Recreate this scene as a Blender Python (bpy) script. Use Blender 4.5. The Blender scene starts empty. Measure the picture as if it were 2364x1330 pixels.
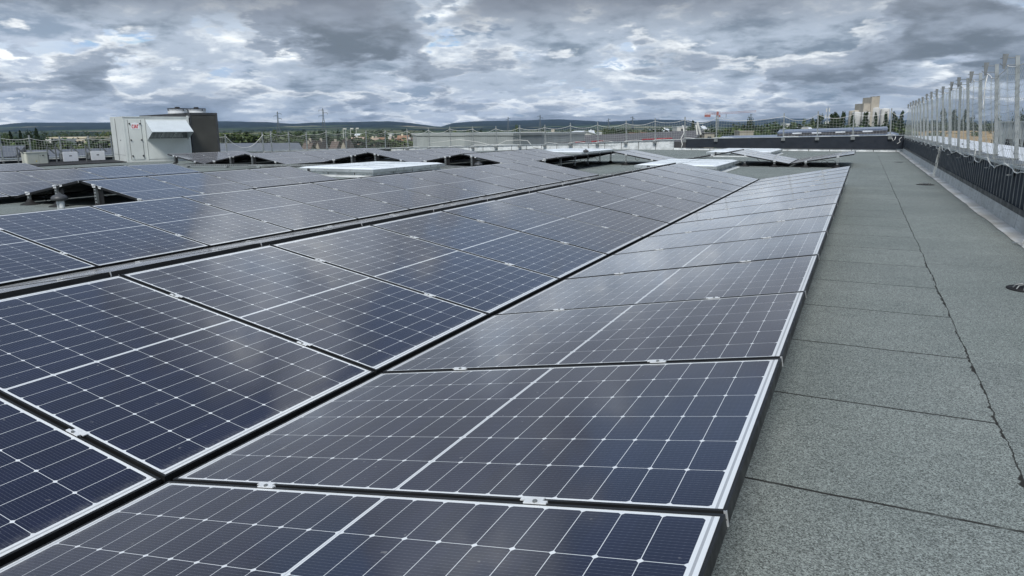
import bpy, math, random
from math import sin, cos, pi, radians
from mathutils import Vector, Matrix
random.seed(7)
SC = bpy.context.scene
COL = SC.collection

# ------------------------------------------------------------------ camera
CAM_R = Vector((0.90098094, 0.4338352, -0.00451304))
CAM_U = Vector((-0.09105188, 0.19924484, 0.97571054))
CAM_F = Vector((-0.42419677, 0.87868568, -0.21901731))
CAM_C = Vector((1.94262, -1.43230, 1.10998))
FOC = 1649.24                                   # focal length in photograph pixels
cd = bpy.data.cameras.new("camera"); cam = bpy.data.objects.new("camera", cd); COL.objects.link(cam)
cam.matrix_world = Matrix(((CAM_R.x, CAM_U.x, -CAM_F.x, CAM_C.x), (CAM_R.y, CAM_U.y, -CAM_F.y, CAM_C.y),
                           (CAM_R.z, CAM_U.z, -CAM_F.z, CAM_C.z), (0, 0, 0, 1)))
cd.sensor_width = 36; cd.lens = 36 * FOC / 2364; cd.clip_start = .05; cd.clip_end = 40000
SC.camera = cam
SC.view_settings.view_transform = 'Standard'; SC.view_settings.look = 'None'
SC.view_settings.exposure = 0.45; SC.view_settings.gamma = 1
SUN_EL, SUN_AZ = radians(48), radians(168)       # azimuth clockwise from +Y

# ------------------------------------------------------------------ node helper
class NT:
    def __init__(s, tree): s.t = tree; s.n = tree.nodes; s.l = tree.links
    def set(s, sock, v):
        if isinstance(v, bpy.types.NodeSocket): s.l.new(v, sock)
        elif isinstance(v, (tuple, list)) and sock.type == 'RGBA' and len(v) == 3: sock.default_value = (*v, 1)
        else: sock.default_value = v
    def m(s, op, a, b=None, c=None, clamp=False):
        n = s.n.new('ShaderNodeMath'); n.operation = op; n.use_clamp = clamp
        for i, v in enumerate((a, b, c)):
            if v is not None: s.set(n.inputs[i], v)
        return n.outputs[0]
    def vm(s, op, a, b=None):
        n = s.n.new('ShaderNodeVectorMath'); n.operation = op
        s.set(n.inputs[0], a)
        if b is not None: s.set(n.inputs[3 if op == 'SCALE' else 1], b)
        return n.outputs[0]
    def xyz(s, v):
        n = s.n.new('ShaderNodeSeparateXYZ'); s.set(n.inputs[0], v); return n.outputs
    def vec(s, x, y, z=0.0):
        n = s.n.new('ShaderNodeCombineXYZ')
        for i, v in enumerate((x, y, z)): s.set(n.inputs[i], v)
        return n.outputs[0]
    def noise(s, v, scale, detail=4, rough=.5, dist=0.0, color=False):
        n = s.n.new('ShaderNodeTexNoise')
        if v is not None: s.set(n.inputs['Vector'], v)
        n.inputs['Scale'].default_value = scale; n.inputs['Detail'].default_value = detail
        n.inputs['Roughness'].default_value = rough; n.inputs['Distortion'].default_value = dist
        return n.outputs[1 if color else 0]
    def vor(s, v, scale, out=0):
        n = s.n.new('ShaderNodeTexVoronoi'); s.set(n.inputs['Vector'], v); n.inputs['Scale'].default_value = scale
        return n.outputs[out]
    def step(s, v, a, b, lo=0.0, hi=1.0, smooth=True):
        n = s.n.new('ShaderNodeMapRange'); n.interpolation_type = 'SMOOTHSTEP' if smooth else 'LINEAR'
        for i, x in enumerate((v, a, b, lo, hi)): s.set(n.inputs[i], x)
        return n.outputs[0]
    def mix(s, f, a, b):
        n = s.n.new('ShaderNodeMix'); n.data_type = 'RGBA'
        s.set(n.inputs[0], f); s.set(n.inputs[6], a); s.set(n.inputs[7], b); return n.outputs[2]
    def bump(s, h, strength, dist=.01):
        n = s.n.new('ShaderNodeBump'); s.set(n.inputs['Height'], h)
        n.inputs['Strength'].default_value = strength; n.inputs['Distance'].default_value = dist; return n.outputs[0]
    def tc(s, out='Object'): return s.n.new('ShaderNodeTexCoord').outputs[out]
    def pos(s): return s.n.new('ShaderNodeNewGeometry').outputs['Position']

# ------------------------------------------------------------------ sky
W = bpy.data.worlds.new("World"); SC.world = W; W.use_nodes = True; W.cycles.sampling_method = 'MANUAL'; W.cycles.sample_map_resolution = 512
k = NT(W.node_tree); k.n.clear()
sky = k.n.new('ShaderNodeTexSky'); sky.sky_type = 'NISHITA'; sky.sun_disc = False
sky.sun_elevation = SUN_EL; sky.sun_rotation = SUN_AZ; sky.altitude = 200; sky.air_density = 1.0; sky.dust_density = .6
d = k.xyz(k.tc('Generated')); dz = k.m('MAXIMUM', d[2], 0.0)
def plane(up, off):                                  # sky coordinates, compressed towards the horizon
    z = k.m('ADD', dz, k.m('MULTIPLY', k.m('ADD', dz, .05), up))
    g = k.m('DIVIDE', 6.6, k.m('ADD', z, .42))
    w = k.m('MULTIPLY', k.m('LOGARITHM', k.m('ADD', z, .055), 2.71828), 4.6)
    return k.vec(k.m('MULTIPLY', d[0], g), k.m('MULTIPLY', d[1], g), k.m('ADD', w, off))
def fld(up, off, sc, rough=.57):
    p = plane(up, off)
    big = k.noise(p, .33*sc, 1, .5)
    med = k.noise(k.vm('ADD', p, (5.3, 1.7, 9.1)), 1.0*sc, 9, rough, .12)
    return k.m('ADD', k.m('MULTIPLY', big, .5), k.m('MULTIPLY', med, .62))
def layer(below, off, sc, lo, hi, dark, mid, bright, core=.17, rim=2.6, alpha=1.0):
    f = fld(0, off, sc); fu = fld(.16, off, sc)
    a_ = k.m('MULTIPLY', k.step(f, lo, hi), alpha)
    lit = k.m('MULTIPLY', k.m('SUBTRACT', f, fu), rim)
    t = k.m('ADD', k.step(f, lo, lo+core, .72, .10), lit, clamp=True)
    c = k.mix(k.step(t, 0, .45), dark, mid); c = k.mix(k.step(t, .45, .95), c, bright)
    return k.mix(a_, below, c), a_
hor = k.step(dz, .0, .10)
base = k.mix(k.step(fld(0, 11.0, 1.0), .42, .60), (.27, .41, .62), (.50, .58, .68))
base = k.mix(hor, (.46, .51, .57), base)
c1, a1 = layer(base, 3.7, 1.35, .49, .53, (.215, .275, .355), (.43, .49, .58), (.84, .88, .90), alpha=.95)
c2, a2 = layer(c1, 21.3, 1.05, .51, .55, (.165, .210, .262), (.38, .44, .52), (.90, .93, .93))
c3, a3 = layer(c2, 47.9, .74, .535, .58, (.125, .152, .180), (.27, .315, .38), (.80, .83, .84), core=.10)
ov = k.m('MULTIPLY', k.step(dz, .105, .165), k.step(dz, .42, .26))                            # a heavier deck above
c4, a4 = layer(c3, 83.2, .62, .46, .54, (.150, .168, .20), (.22, .245, .285), (.52, .56, .60), core=.12)
cloud = k.mix(k.m('MULTIPLY', ov, .85), c3, c4)
hp = k.vm('MULTIPLY', k.tc('Generated'), (1, 1, .8))
patch = k.step(k.noise(hp, 3.6, 6, .5, .3), .44, .58)     # open patches overhead
hf = k.step(dz, .20, .34)
high = k.m('MULTIPLY', k.step(d[2], .25, .8, 1.0, 1.25), k.m('SUBTRACT', 1.0, k.m('MULTIPLY', hf, k.m('SUBTRACT', .62, k.m('MULTIPLY', patch, .98)))))
b1 = k.n.new('ShaderNodeBackground'); k.set(b1.inputs[0], sky.outputs[0]); b1.inputs[1].default_value = .095
b2 = k.n.new('ShaderNodeBackground'); k.set(b2.inputs[0], cloud); k.set(b2.inputs[1], high)
cover = k.m('MAXIMUM', k.m('MAXIMUM', a1, a2), k.m('MAXIMUM', a3, k.m('MULTIPLY', a4, ov)))
gapf = k.m('MAXIMUM', cover, k.step(k.m('SUBTRACT', fld(0, 11.0, 1.0), k.step(dz, .2, .5, 0, .10)), .36, .50)); gapf = k.m('MAXIMUM', gapf, k.step(dz, .12, .04)); gapf = k.m('SUBTRACT', gapf, k.m('MULTIPLY', hf, k.step(patch, .45, .05, 0, .92)), clamp=True)
ms = k.n.new('ShaderNodeMixShader'); k.set(ms.inputs[0], gapf)
k.l.new(b1.outputs[0], ms.inputs[1]); k.l.new(b2.outputs[0], ms.inputs[2])
wo = k.n.new('ShaderNodeOutputWorld'); k.l.new(ms.outputs[0], wo.inputs[0])

sd = bpy.data.lights.new("sun", 'SUN'); sd.energy = 2.3; sd.angle = radians(18); sd.color = (1, .97, .93)
sun = bpy.data.objects.new("sun", sd); COL.objects.link(sun)
sun.rotation_euler = Vector((sin(SUN_AZ) * cos(SUN_EL), cos(SUN_AZ) * cos(SUN_EL), sin(SUN_EL))).to_track_quat('Z', 'Y').to_euler()
sun.location = (0, 0, 40)

# ------------------------------------------------------------------ mesh helper
class MB:
    def __init__(s): s.v = []; s.f = []; s.mi = []; s.cur = 0; s.uv = None
    def quad(s, a, b, c, d_): 
        i = len(s.v); s.v += [tuple(a), tuple(b), tuple(c), tuple(d_)]; s.f.append((i, i+1, i+2, i+3)); s.mi.append(s.cur)
    def box(s, x0, y0, z0, x1, y1, z1):
        P = [(x0,y0,z0),(x1,y0,z0),(x1,y1,z0),(x0,y1,z0),(x0,y0,z1),(x1,y0,z1),(x1,y1,z1),(x0,y1,z1)]
        s.hexa(P)
    def hexa(s, P):
        i = len(s.v); s.v += [tuple(p) for p in P]
        for f in ((0,3,2,1),(4,5,6,7),(0,1,5,4),(1,2,6,5),(2,3,7,6),(3,0,4,7)):
            s.f.append(tuple(i+q for q in f)); s.mi.append(s.cur)
    def obox(s, c, ax, ay, az):                      # centre and three half axes
        c, ax, ay, az = map(Vector, (c, ax, ay, az))
        s.hexa([c-ax-ay-az, c+ax-ay-az, c+ax+ay-az, c-ax+ay-az, c-ax-ay+az, c+ax-ay+az, c+ax+ay+az, c-ax+ay+az])
    def bar(s, a, b, w, h=None):                     # square bar from a to b
        a, b = Vector(a), Vector(b); h = h or w; dd = (b-a); L = dd.length; dd.normalize()
        up = Vector((0,0,1)) if abs(dd.z) < .95 else Vector((1,0,0))
        sx = dd.cross(up).normalized(); uz = sx.cross(dd)
        s.obox((a+b)/2, dd*(L/2), sx*(w/2), uz*(h/2))
    def tube(s, pts, r, n=6, cap=True):
        pts = [Vector(p) for p in pts]; rs = r if isinstance(r, (list, tuple)) else [r]*len(pts)
        base = len(s.v); prev = None
        for j, p in enumerate(pts):
            t_ = (pts[min(j+1, len(pts)-1)] - pts[max(j-1, 0)])
            t_ = t_.normalized() if t_.length > 1e-9 else Vector((0,0,1))
            if prev is None:
                up = Vector((0,0,1)) if abs(t_.z) < .9 else Vector((1,0,0)); sx = t_.cross(up).normalized()
            else: sx = (prev - t_*prev.dot(t_)).normalized()
            prev = sx; sy = t_.cross(sx)
            for i in range(n):
                a = 2*pi*i/n; s.v.append(tuple(p + (sx*cos(a) + sy*sin(a))*rs[j]))
        for j in range(len(pts)-1):
            for i in range(n):
                a = base+j*n+i; b = base+j*n+(i+1) % n
                s.f.append((a, b, b+n, a+n)); s.mi.append(s.cur)
        if cap:
            s.f.append(tuple(base+i for i in reversed(range(n)))); s.mi.append(s.cur)
            e = base+(len(pts)-1)*n; s.f.append(tuple(e+i for i in range(n))); s.mi.append(s.cur)
    def lathe(s, prof, c=(0,0,0), n=20):             # prof: list of (radius, z)
        s.tube([(c[0], c[1], c[2]+z+1e-5*i) for i, (r, z) in enumerate(prof)], [max(r, 1e-4) for r, z in prof], n)
    def prism(s, poly, axis, a0, a1):                # poly in the two other axes
        def P(u, v_, a): return {'x': (a, u, v_), 'y': (u, a, v_), 'z': (u, v_, a)}[axis]
        i = len(s.v); n = len(poly)
        s.v += [P(u, v_, a0) for u, v_ in poly] + [P(u, v_, a1) for u, v_ in poly]
        s.f.append(tuple(i+q for q in range(n))); s.mi.append(s.cur)
        s.f.append(tuple(i+n+q for q in reversed(range(n)))); s.mi.append(s.cur)
        for q in range(n):
            r = (q+1) % n; s.f.append((i+q, i+n+q, i+n+r, i+r)); s.mi.append(s.cur)
    def mesh(s, name, mats, smooth=False):
        me = bpy.data.meshes.new(name); me.from_pydata(s.v, [], s.f)
        for m_ in (mats if isinstance(mats, (list, tuple)) else [mats]): me.materials.append(m_)
        if any(s.mi): me.polygons.foreach_set('material_index', s.mi)
        if smooth: me.polygons.foreach_set('use_smooth', [True]*len(s.f))
        me.update(); return me
    def build(s, name, mats, parent=None, smooth=False):
        return put(name, s.mesh(name, mats, smooth), parent)

def put(name, me, parent=None):
    o = bpy.data.objects.new(name, me); COL.objects.link(o)
    if parent: o.parent = parent
    return o
def tag(o, label, cat=None, group=None):
    o['label'] = label
    if cat: o['category'] = cat
    if group: o['group'] = group
    n_ = len(label.split())
    if n_ < 4 or n_ > 16: print('LABEL LENGTH', n_, label)
    return o
def thing(name, label, cat, loc=(0,0,0), rz=0, group=None):
    o = bpy.data.objects.new(name, None); COL.objects.link(o); o.location = loc; o.rotation_euler = (0, 0, rz)
    o.empty_display_size = .2
    return tag(o, label, cat, group)
def kind(o, kd): o['kind'] = kd; return o
def copy_tree(o, label=None):
    c = o.copy(); COL.objects.link(c)
    if label: tag(c, label)
    for ch in list(o.children):
        e = ch.copy(); COL.objects.link(e); e.parent = c
        for g in list(ch.children):
            h = g.copy(); COL.objects.link(h); h.parent = e
    return c
def S(x, y, z): return CAM_C + (Vector((x, y, z)) - CAM_C) * .924
def at(px, py, D): return CAM_C + (CAM_F + CAM_R*((px-1182)/FOC) + CAM_U*((665-py)/FOC)) * D   # photograph pixel at depth D
ORD = 'nearest second third fourth fifth sixth seventh eighth ninth tenth eleventh twelfth thirteenth fourteenth fifteenth sixteenth seventeenth eighteenth nineteenth'.split()

# ------------------------------------------------------------------ materials
def mat(name, fn=None, **kw):
    m_ = bpy.data.materials.new(name); m_.use_nodes = True; q = NT(m_.node_tree)
    b = q.n['Principled BSDF']
    for a, v in kw.items():
        q.set(b.inputs[{'col': 'Base Color', 'rough': 'Roughness', 'metal': 'Metallic', 'spec': 'Specular IOR Level'}[a]], v)
    if fn: fn(q, b)
    return m_
def varied(name, col, rough=.6, metal=0.0, amt=.25, scale=3.0, col2=None, bump=0.0, bscale=40, spec=.5):
    def fn(q, b):
        p = q.tc(); n_ = q.noise(p, scale, 6, .6)
        c2 = col2 or tuple(c*(1-amt) for c in col); c1 = tuple(min(1, c*(1+amt*.5)) for c in col)
        q.set(b.inputs['Base Color'], q.mix(q.step(n_, .3, .7), c1, c2))
        q.set(b.inputs['Roughness'], q.step(q.noise(p, scale*3, 4), .3, .7, max(.02, rough-.1), min(1, rough+.1)))
        if bump: q.set(b.inputs['Normal'], q.bump(q.noise(p, bscale, 4), bump, .004))
    return mat(name, fn, metal=metal, spec=spec)

M = {}
def membrane(q, b):
    p = q.pos(); x, y, z = q.xyz(p)
    wob = q.noise(p, 1.6, 6, .7); wob2 = q.noise(q.vm('ADD', p, (9, 4, 2)), 7, 5, .7)
    wx = q.m('ADD', q.m('MULTIPLY', q.m('SUBTRACT', wob, .5), .05), q.m('MULTIPLY', q.m('SUBTRACT', wob2, .5), .045))
    xs = q.m('ABSOLUTE', q.m('SUBTRACT', q.m('ADD', x, wx), 2.555))
    seam = q.step(q.m('SUBTRACT', xs, q.m('MULTIPLY', q.step(wob2, .45, .72), .009)), .0045, .001)      # tarry seam along y
    yy = q.m('ADD', y, q.m('MULTIPLY', q.m('SUBTRACT', wob2, .5), .015))
    def joints(pitch, off, w=.0095):
        fr = q.m('PINGPONG', q.m('SUBTRACT', q.m('ADD', yy, 100*pitch), off), pitch/2)
        return q.step(fr, w, w*.35, 0, 1)
    left = q.step(x, 2.55, 2.56, 1, 0, False)
    right = q.m('SUBTRACT', 1, left)
    jl = q.m('MULTIPLY', joints(.934, 1.01), left); jr = q.m('MULTIPLY', joints(5.9, 5.88, .004), right)
    line = q.m('MAXIMUM', seam, q.m('MAXIMUM', jl, q.m('MULTIPLY', jr, .8)))
    line = q.m('MULTIPLY', line, q.step(q.noise(p, 5, 5, .7), .25, .5, .55, 1))
    g = q.xyz(q.vor(q.vm('MULTIPLY', p, (1, 1, 0)), 265, 1))[0]; g2 = q.noise(p, 60, 4, .8); blot = q.noise(p, .7, 6, .6); blot2 = q.noise(p, 9, 5, .65)
    strip = q.n.new('ShaderNodeTexWhiteNoise'); strip.noise_dimensions = '2D'
    q.set(strip.inputs['Vector'], q.vec(q.m('FLOOR', q.m('DIVIDE', q.m('SUBTRACT', y, 1.01), .934)), left, 0))
    base = q.mix(q.step(blot, .3, .7), (.172, .198, .188), (.216, .242, .229))
    base = q.mix(q.m('MULTIPLY', strip.outputs[0], .28), base, (.125, .142, .142))
    base = q.mix(q.m('MULTIPLY', q.step(blot2, .42, .72), .30), base, (.11, .128, .126))
    gr = q.m('MULTIPLY', q.step(g, 0, 1, .30, 1.62, False), q.step(g2, .3, .7, .82, 1.18))
    base = q.vm('SCALE', base, gr)
    dirt = q.step(x, 3.2, 3.5); base = q.mix(q.m('MULTIPLY', dirt, q.step(blot2, .4, .7, .0, .35)), base, (.15, .14, .11))
    col = q.mix(line, base, (.022, .022, .02))
    q.set(b.inputs['Base Color'], col); b.inputs['Roughness'].default_value = .92; b.inputs['Specular IOR Level'].default_value = .25
    h = q.m('SUBTRACT', q.m('MULTIPLY', g, .4), q.m('MULTIPLY', line, 2.0)); q.set(b.inputs['Normal'], q.bump(h, .25, .003))
M['roof'] = mat('roof_membrane', membrane)

CP = .0934; MX = (1.762 - 18*CP - .006) / 2; MY = (1.140 - 6*.1835) / 2
def cells(q, b):
    u, v, _ = q.xyz(q.tc('UV')); p = q.tc()
    uc = q.m('ABSOLUTE', q.m('SUBTRACT', u, .881))                       # distance from centre line
    fu = q.m('MODULO', q.m('ADD', q.m('SUBTRACT', uc, .0055), 10*CP), CP); du = q.m('MINIMUM', fu, q.m('SUBTRACT', CP, fu))
    vv = q.m('SUBTRACT', v, MY); fv = q.m('MODULO', q.m('ADD', vv, 10*.1835), .1835); dv = q.m('MINIMUM', fv, q.m('SUBTRACT', .1835, fv))
    l1 = q.step(du, .0011, .0006); l2 = q.step(dv, .0011, .0006)
    dia = q.step(q.m('ADD', du, dv), .0095, .0075)
    cen = q.step(uc, .0056, .0046)
    eu = q.step(uc, .8452, .8462); ev = q.step(q.m('ABSOLUTE', q.m('SUBTRACT', v, .570)), .570-.0205, .570-.0195)
    strip = q.m('MULTIPLY', q.step(q.m('ABSOLUTE', q.m('SUBTRACT', uc, .8575)), .0036, .0026), .5)   # ribbon on the end margin
    cgrey = q.m('MULTIPLY', q.step(uc, .0022, .0014), .35)
    white = q.m('MAXIMUM', q.m('MAXIMUM', q.m('MAXIMUM', l1, l2), q.m('MAXIMUM', dia, cen)), q.m('MAXIMUM', eu, ev))
    white = q.m('SUBTRACT', white, q.m('ADD', strip, cgrey), clamp=True)
    bb = q.m('PINGPONG', vv, .1835/32.0); bus = q.step(bb, .0009, .0005)
    dash = q.step(q.m('PINGPONG', q.m('ADD', u, q.m('MULTIPLY', v, 0)), CP/12), CP/12*.62, CP/12*.72)
    busm = q.m('MULTIPLY', bus, q.m('ADD', q.m('MULTIPLY', dash, .07), .085))
    rnd = q.n.new('ShaderNodeTexWhiteNoise'); rnd.noise_dimensions = '3D'
    oi = q.n.new('ShaderNodeObjectInfo').outputs['Random']
    q.set(rnd.inputs['Vector'], q.vec(q.m('FLOOR', q.m('DIVIDE', u, CP)), q.m('FLOOR', q.m('DIVIDE', v, .1835)), oi))
    cell = q.mix(rnd.outputs[0], (.0035, .0065, .024), (.0055, .0090, .031))
    cell = q.mix(busm, cell, (.42, .45, .5))
    col = q.mix(white, cell, (.70, .73, .74))
    pp = q.vm('ADD', p, q.vec(q.m('MULTIPLY', oi, 31), q.m('MULTIPLY', oi, 17), 0))
    spots = q.m('MULTIPLY', q.step(q.noise(pp, 26, 3, .5), .70, .76), .28)      # bird marks and dried drops
    dust = q.step(q.noise(pp, 2.2, 7, .65), .3, .8, .002, .014)
    edge = q.m('MULTIPLY', q.step(u, .075, .012), q.step(q.noise(pp, 60, 4, .7), .35, .7, .05, .34))   # grime at the low edge
    col = q.mix(q.m('MAXIMUM', spots, q.m('MAXIMUM', dust, edge)), col, (.42, .42, .40))
    lw = q.n.new('ShaderNodeLayerWeight'); lw.inputs['Blend'].default_value = .5      # silvery sky sheen at low view angles, painted into the colour
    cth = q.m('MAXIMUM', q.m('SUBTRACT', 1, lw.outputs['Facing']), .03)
    graze_sheen = q.m('SUBTRACT', 1, q.m('EXPONENT', q.m('DIVIDE', -.0058, q.m('POWER', cth, 2))))
    col = q.mix(graze_sheen, col, (.62, .62, .60))
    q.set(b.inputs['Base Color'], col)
    q.set(b.inputs['Roughness'], q.step(q.noise(pp, 3, 4), .3, .7, .06, .11))
    b.inputs['IOR'].default_value = 1.42; b.inputs['Sheen Weight'].default_value = .1; b.inputs['Sheen Roughness'].default_value = .3; b.inputs['Specular IOR Level'].default_value = .5
    q.set(b.inputs['Normal'], q.bump(q.noise(pp, 1.4, 2), .05, .02))
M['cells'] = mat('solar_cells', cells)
M['frame'] = varied('black_anodised', (.014, .015, .016), .5, .0, .3, 5, spec=.3)
M['back'] = varied('panel_back', (.035, .036, .038), .6)
M['cut'] = varied('cut_aluminium', (.72, .74, .74), .35, .6, .1)
M['clamp'] = varied('clamp_aluminium', (.74, .76, .76), .45, .2, .12, 20)
M['galv'] = varied('galvanised_steel', (.30, .325, .325), .5, .45, .3, 6)
M['galvd'] = varied('dull_galvanised_steel', (.20, .215, .215), .55, .4, .3, 6)
M['steel_dark'] = varied('dark_steel', (.06, .064, .068), .5, .2, .3, 6)
M['rubber'] = varied('black_rubber', (.012, .012, .013), .8, 0, .3, 9)
M['clad'] = varied('anthracite_cladding', (.017, .022, .031), .42, .1, .15, 2)
M['cladr'] = varied('anthracite_ribs', (.050, .060, .072), .38, .15, .15, 2)
M['white'] = varied('white_paint', (.74, .77, .78), .45, 0, .06, 3)
M['inv'] = varied('inverter_white', (.80, .82, .85), .4, 0, .04, 3)
M['beige'] = varied('beige_paint', (.56, .58, .50), .5, 0, .08, 3)
M['hvac'] = varied('pale_grey_paint', (.60, .635, .61), .5, 0, .10, 1.2)
M['hood'] = varied('hood_paint', (.54, .59, .61), .45, 0, .06, 2)
M['black'] = varied('black_plastic', (.012, .012, .014), .5)
M['net'] = varied('white_rope', (.74, .74, .70), .85, 0, .15, 4)
M['netd'] = varied('net_cord', (.50, .52, .48), .85, 0, .15, 4)
M['red'] = mat('red_letters', col=(.55, .02, .03), rough=.4)
M['yellow'] = mat('yellow_sticker', col=(.75, .6, .05), rough=.5)
M['lead'] = varied('weathered_flashing', (.58, .59, .575), .75, 0, .35, 1.4, col2=(.40, .38, .33))
def foil(q, b):
    p = q.pos(); n1 = q.noise(p, 3.5, 8, .6, .5); n2 = q.noise(q.vm('MULTIPLY', p, (1.2, 1.2, 16)), 3, 5, .6)
    c = q.mix(q.step(n1, .35, .68), (.70, .73, .73), (.46, .49, .49)); c = q.mix(q.m('MULTIPLY', q.step(n2, .5, .72), .5), c, (.24, .25, .24))
    q.set(b.inputs['Base Color'], c); b.inputs['Metallic'].default_value = .12; q.set(b.inputs['Roughness'], q.step(n1, .3, .7, .35, .65))
    q.set(b.inputs['Normal'], q.bump(q.m('ADD', n1, n2), .5, .03))
M['foil'] = mat('aluminium_faced_flashing', foil)
def kerb(q, b):
    p = q.pos(); x, y, z = q.xyz(p); n1 = q.noise(p, 2.5, 7, .65); n2 = q.noise(q.vm('MULTIPLY', p, (1, 1, 9)), 4, 5, .6)
    c = q.mix(q.step(n1, .35, .7), (.58, .59, .565), (.45, .455, .43)); c = q.mix(q.m('MULTIPLY', q.step(n2, .5, .72), .45), c, (.27, .26, .22))
    c = q.mix(q.step(q.m('PINGPONG', y, .55), .008, .004), c, (.10, .10, .09))
    q.set(b.inputs['Base Color'], c); b.inputs['Roughness'].default_value = .75; b.inputs['Specular IOR Level'].default_value = .25; q.set(b.inputs['Normal'], q.bump(n1, .3, .02))
M['kerb'] = mat('mineral_kerb', kerb)
M['coping'] = varied('coping_metal', (.50, .54, .55), .35, .5, .15, 2)
M['clouded'] = varied('opal_skylight', (.80, .85, .87), .35, 0, .04, 1.0)
def coil(q, b):
    x, y, z = q.xyz(q.pos()); l = q.m('PINGPONG', z, .0175)
    c = q.mix(q.step(l, .004, .007), (.024, .025, .022), (.058, .059, .052)); w_ = q.step(q.noise(q.pos(), 1.5, 3), .3, .7, .8, 1.15)
    q.set(b.inputs['Base Color'], q.vm('SCALE', c, w_)); b.inputs['Roughness'].default_value = .6
M['coil'] = mat('condenser_coil', coil)

# ------------------------------------------------------------------ the roof we stand on
RZ = -.10
def roof_z(x, y):
    a = max(0, min(1, (-11 - x)/15)); b_ = max(0, min(1, (y - 21)/17)); return RZ - .30*a*a*(3-2*a)*b_
m = MB(); nx, ny = 44, 40
X0, X1, Y0, Y1 = -25.9, 3.75, -9, 37.95
for j in range(ny+1):
    for i in range(nx+1):
        x = X0+(X1-X0)*i/nx; y = Y0+(Y1-Y0)*j/ny; m.v.append((x, y, roof_z(x, y)))
for j in range(ny):
    for i in range(nx):
        a = j*(nx+1)+i; m.f.append((a, a+1, a+nx+2, a+nx+1)); m.mi.append(0)
kind(m.build('roof', M['roof'], smooth=True), 'structure')
# the building below the roof
m = MB(); m.box(-26.2, -9.3, -8.1, 4.0, 38.3, -.62)
kind(m.build('building_block', M['clad']), 'structure')

# ------------------------------------------------------------------ solar panels
TILT = .1784; LP, WP, PITCH = 1.762, 1.140, 1.154
HX, HZ = LP*cos(TILT), LP*sin(TILT)
fw, fh = .009, .034
m = MB(); m.box(0, -WP/2, -fh, LP, -WP/2+fw, 0); m.box(0, WP/2-fw, -fh, LP, WP/2, 0)
m.box(.0, -WP/2+fw, -fh, fw, WP/2-fw, -.0003); m.box(LP-fw, -WP/2+fw, -fh, LP, WP/2-fw, -.0003)
m.box(fw, -WP/2+fw, -fh, LP-fw, -WP/2+fw+.018, -fh+.002); m.box(fw, WP/2-fw-.018, -fh, LP-fw, WP/2-fw, -fh+.002)
m.box(.001, -WP/2-.0015, -.021, LP-.001, -WP/2, -.018)
m.cur = 1; m.box(LP-.006, -WP/2-.0012, -fh-.002, LP+.0012, -WP/2, .0008); m.box(LP, -WP/2, -fh-.002, LP+.0012, -WP/2+.003, .0008)
FRAME = m.mesh('panel_frame', [M['frame'], M['cut']])
m = MB(); m.box(fw, -WP/2+fw, -.007, LP-fw, WP/2-fw, -.0018); m.mi = [1, 0, 1, 1, 1, 1]
LAM = m.mesh('panel_laminate', [M['cells'], M['back']]); uvl = LAM.uv_layers.new(name='UVMap')
for li, lp in enumerate(LAM.loops):
    co = LAM.vertices[lp.vertex_index].co; uvl.data[li].uv = (co.x, co.y + WP/2)
def clamp_mesh(fx):
    m = MB(); c = LP*fx
    m.box(c-.030, -WP/2-.022, .001, c+.030, -WP/2-.012, .0045); m.box(c-.030, -WP/2-.012, -.030, c+.030, -WP/2-.009, .0045)
    m.box(c-.044, -WP/2-.009, .0012, c+.016, -WP/2+.009, .0045)
    m.cur = 1; m.tube([(c, -WP/2-.017, .0045), (c, -WP/2-.017, .009)], .006, 6)
    return m.mesh('panel_clamp', [M['clamp'], M['galvd']])
CL = [clamp_mesh(.247), clamp_mesh(.748)]
m = MB(); m.box(.3, -.12, -.030, .42, .0, -.0085); m.tube([(.36, -.1, -.03), (.45, -.2, -.10), (.7, -.25, -.08), (.95, -.2, -.035)], .004, 5)
JB = m.mesh('junction_box', M['black'])

GAPS = [1]
def panel(x_low, yc, z_low, side, label, first=False):
    """side +1: rises towards +x, -1: rises towards -x. x_low, z_low: its low edge."""
    if side > 0 and x_low < -1: x_low += .05
    o = thing('solar_module', label, 'solar panel', group='black framed solar panels on the roof racks')
    o.location = (x_low, yc, z_low); o.rotation_euler = (0, -TILT, 0 if side > 0 else pi)
    put('frame', FRAME, o); put('cell_face', LAM, o)
    for me_, fx in zip(CL, (.247, .748)):
        if side > 0 or True:
            c = put('clamp', me_, o)
            if side < 0: c.rotation_euler = (0, 0, 0); c.scale = (1, -1, 1)
    put('junction_box', JB, o)
    return o
def row(phrase, x_low, z_low, side, k0, k1, y0=0.0):
    n = k1 - k0
    for i, kk in enumerate(range(k0, k1)):
        w_ = ('%s panel' % ORD[i]) if i else 'nearest panel'
        if i == n-1 and n > 1: w_ = 'farthest panel'
        panel(x_low, y0 + (kk+.5)*PITCH, z_low + random.uniform(-.0015, .0015), side, '%s in %s' % (w_, phrase))
g_ = .018
XV = [0, -3.645, -7.245, -10.87, -14.48, -18.10]                        # valley lines
ZV = [0, .008, .016, .022, .03, .0]
row('the rightmost row of solar panels beside the bare walkway', g_, 0, 1, -1, 13)
row('the wide row sloping down to the rightmost row', -g_, 0, -1, -2, 13)
row('the thin edge-on row behind the foreground ridge', XV[1]+g_, ZV[1], 1, 0, 13)
row('the second wide row, behind the thin edge-on row', XV[1]-g_, ZV[1], -1, 1, 13)
row('the hidden row that backs onto the black tent end', XV[2]+g_, ZV[2], 1, 5, 9)
row('the short row rising to the black tent end', XV[2]-g_, ZV[2], -1, 5, 9)
row('the row falling away behind the black tent end', XV[3]+g_, ZV[3], 1, 5, 9)
row('the row past the black tent end, toward the inverters', XV[3]-g_, ZV[3], -1, 4, 9)
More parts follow.
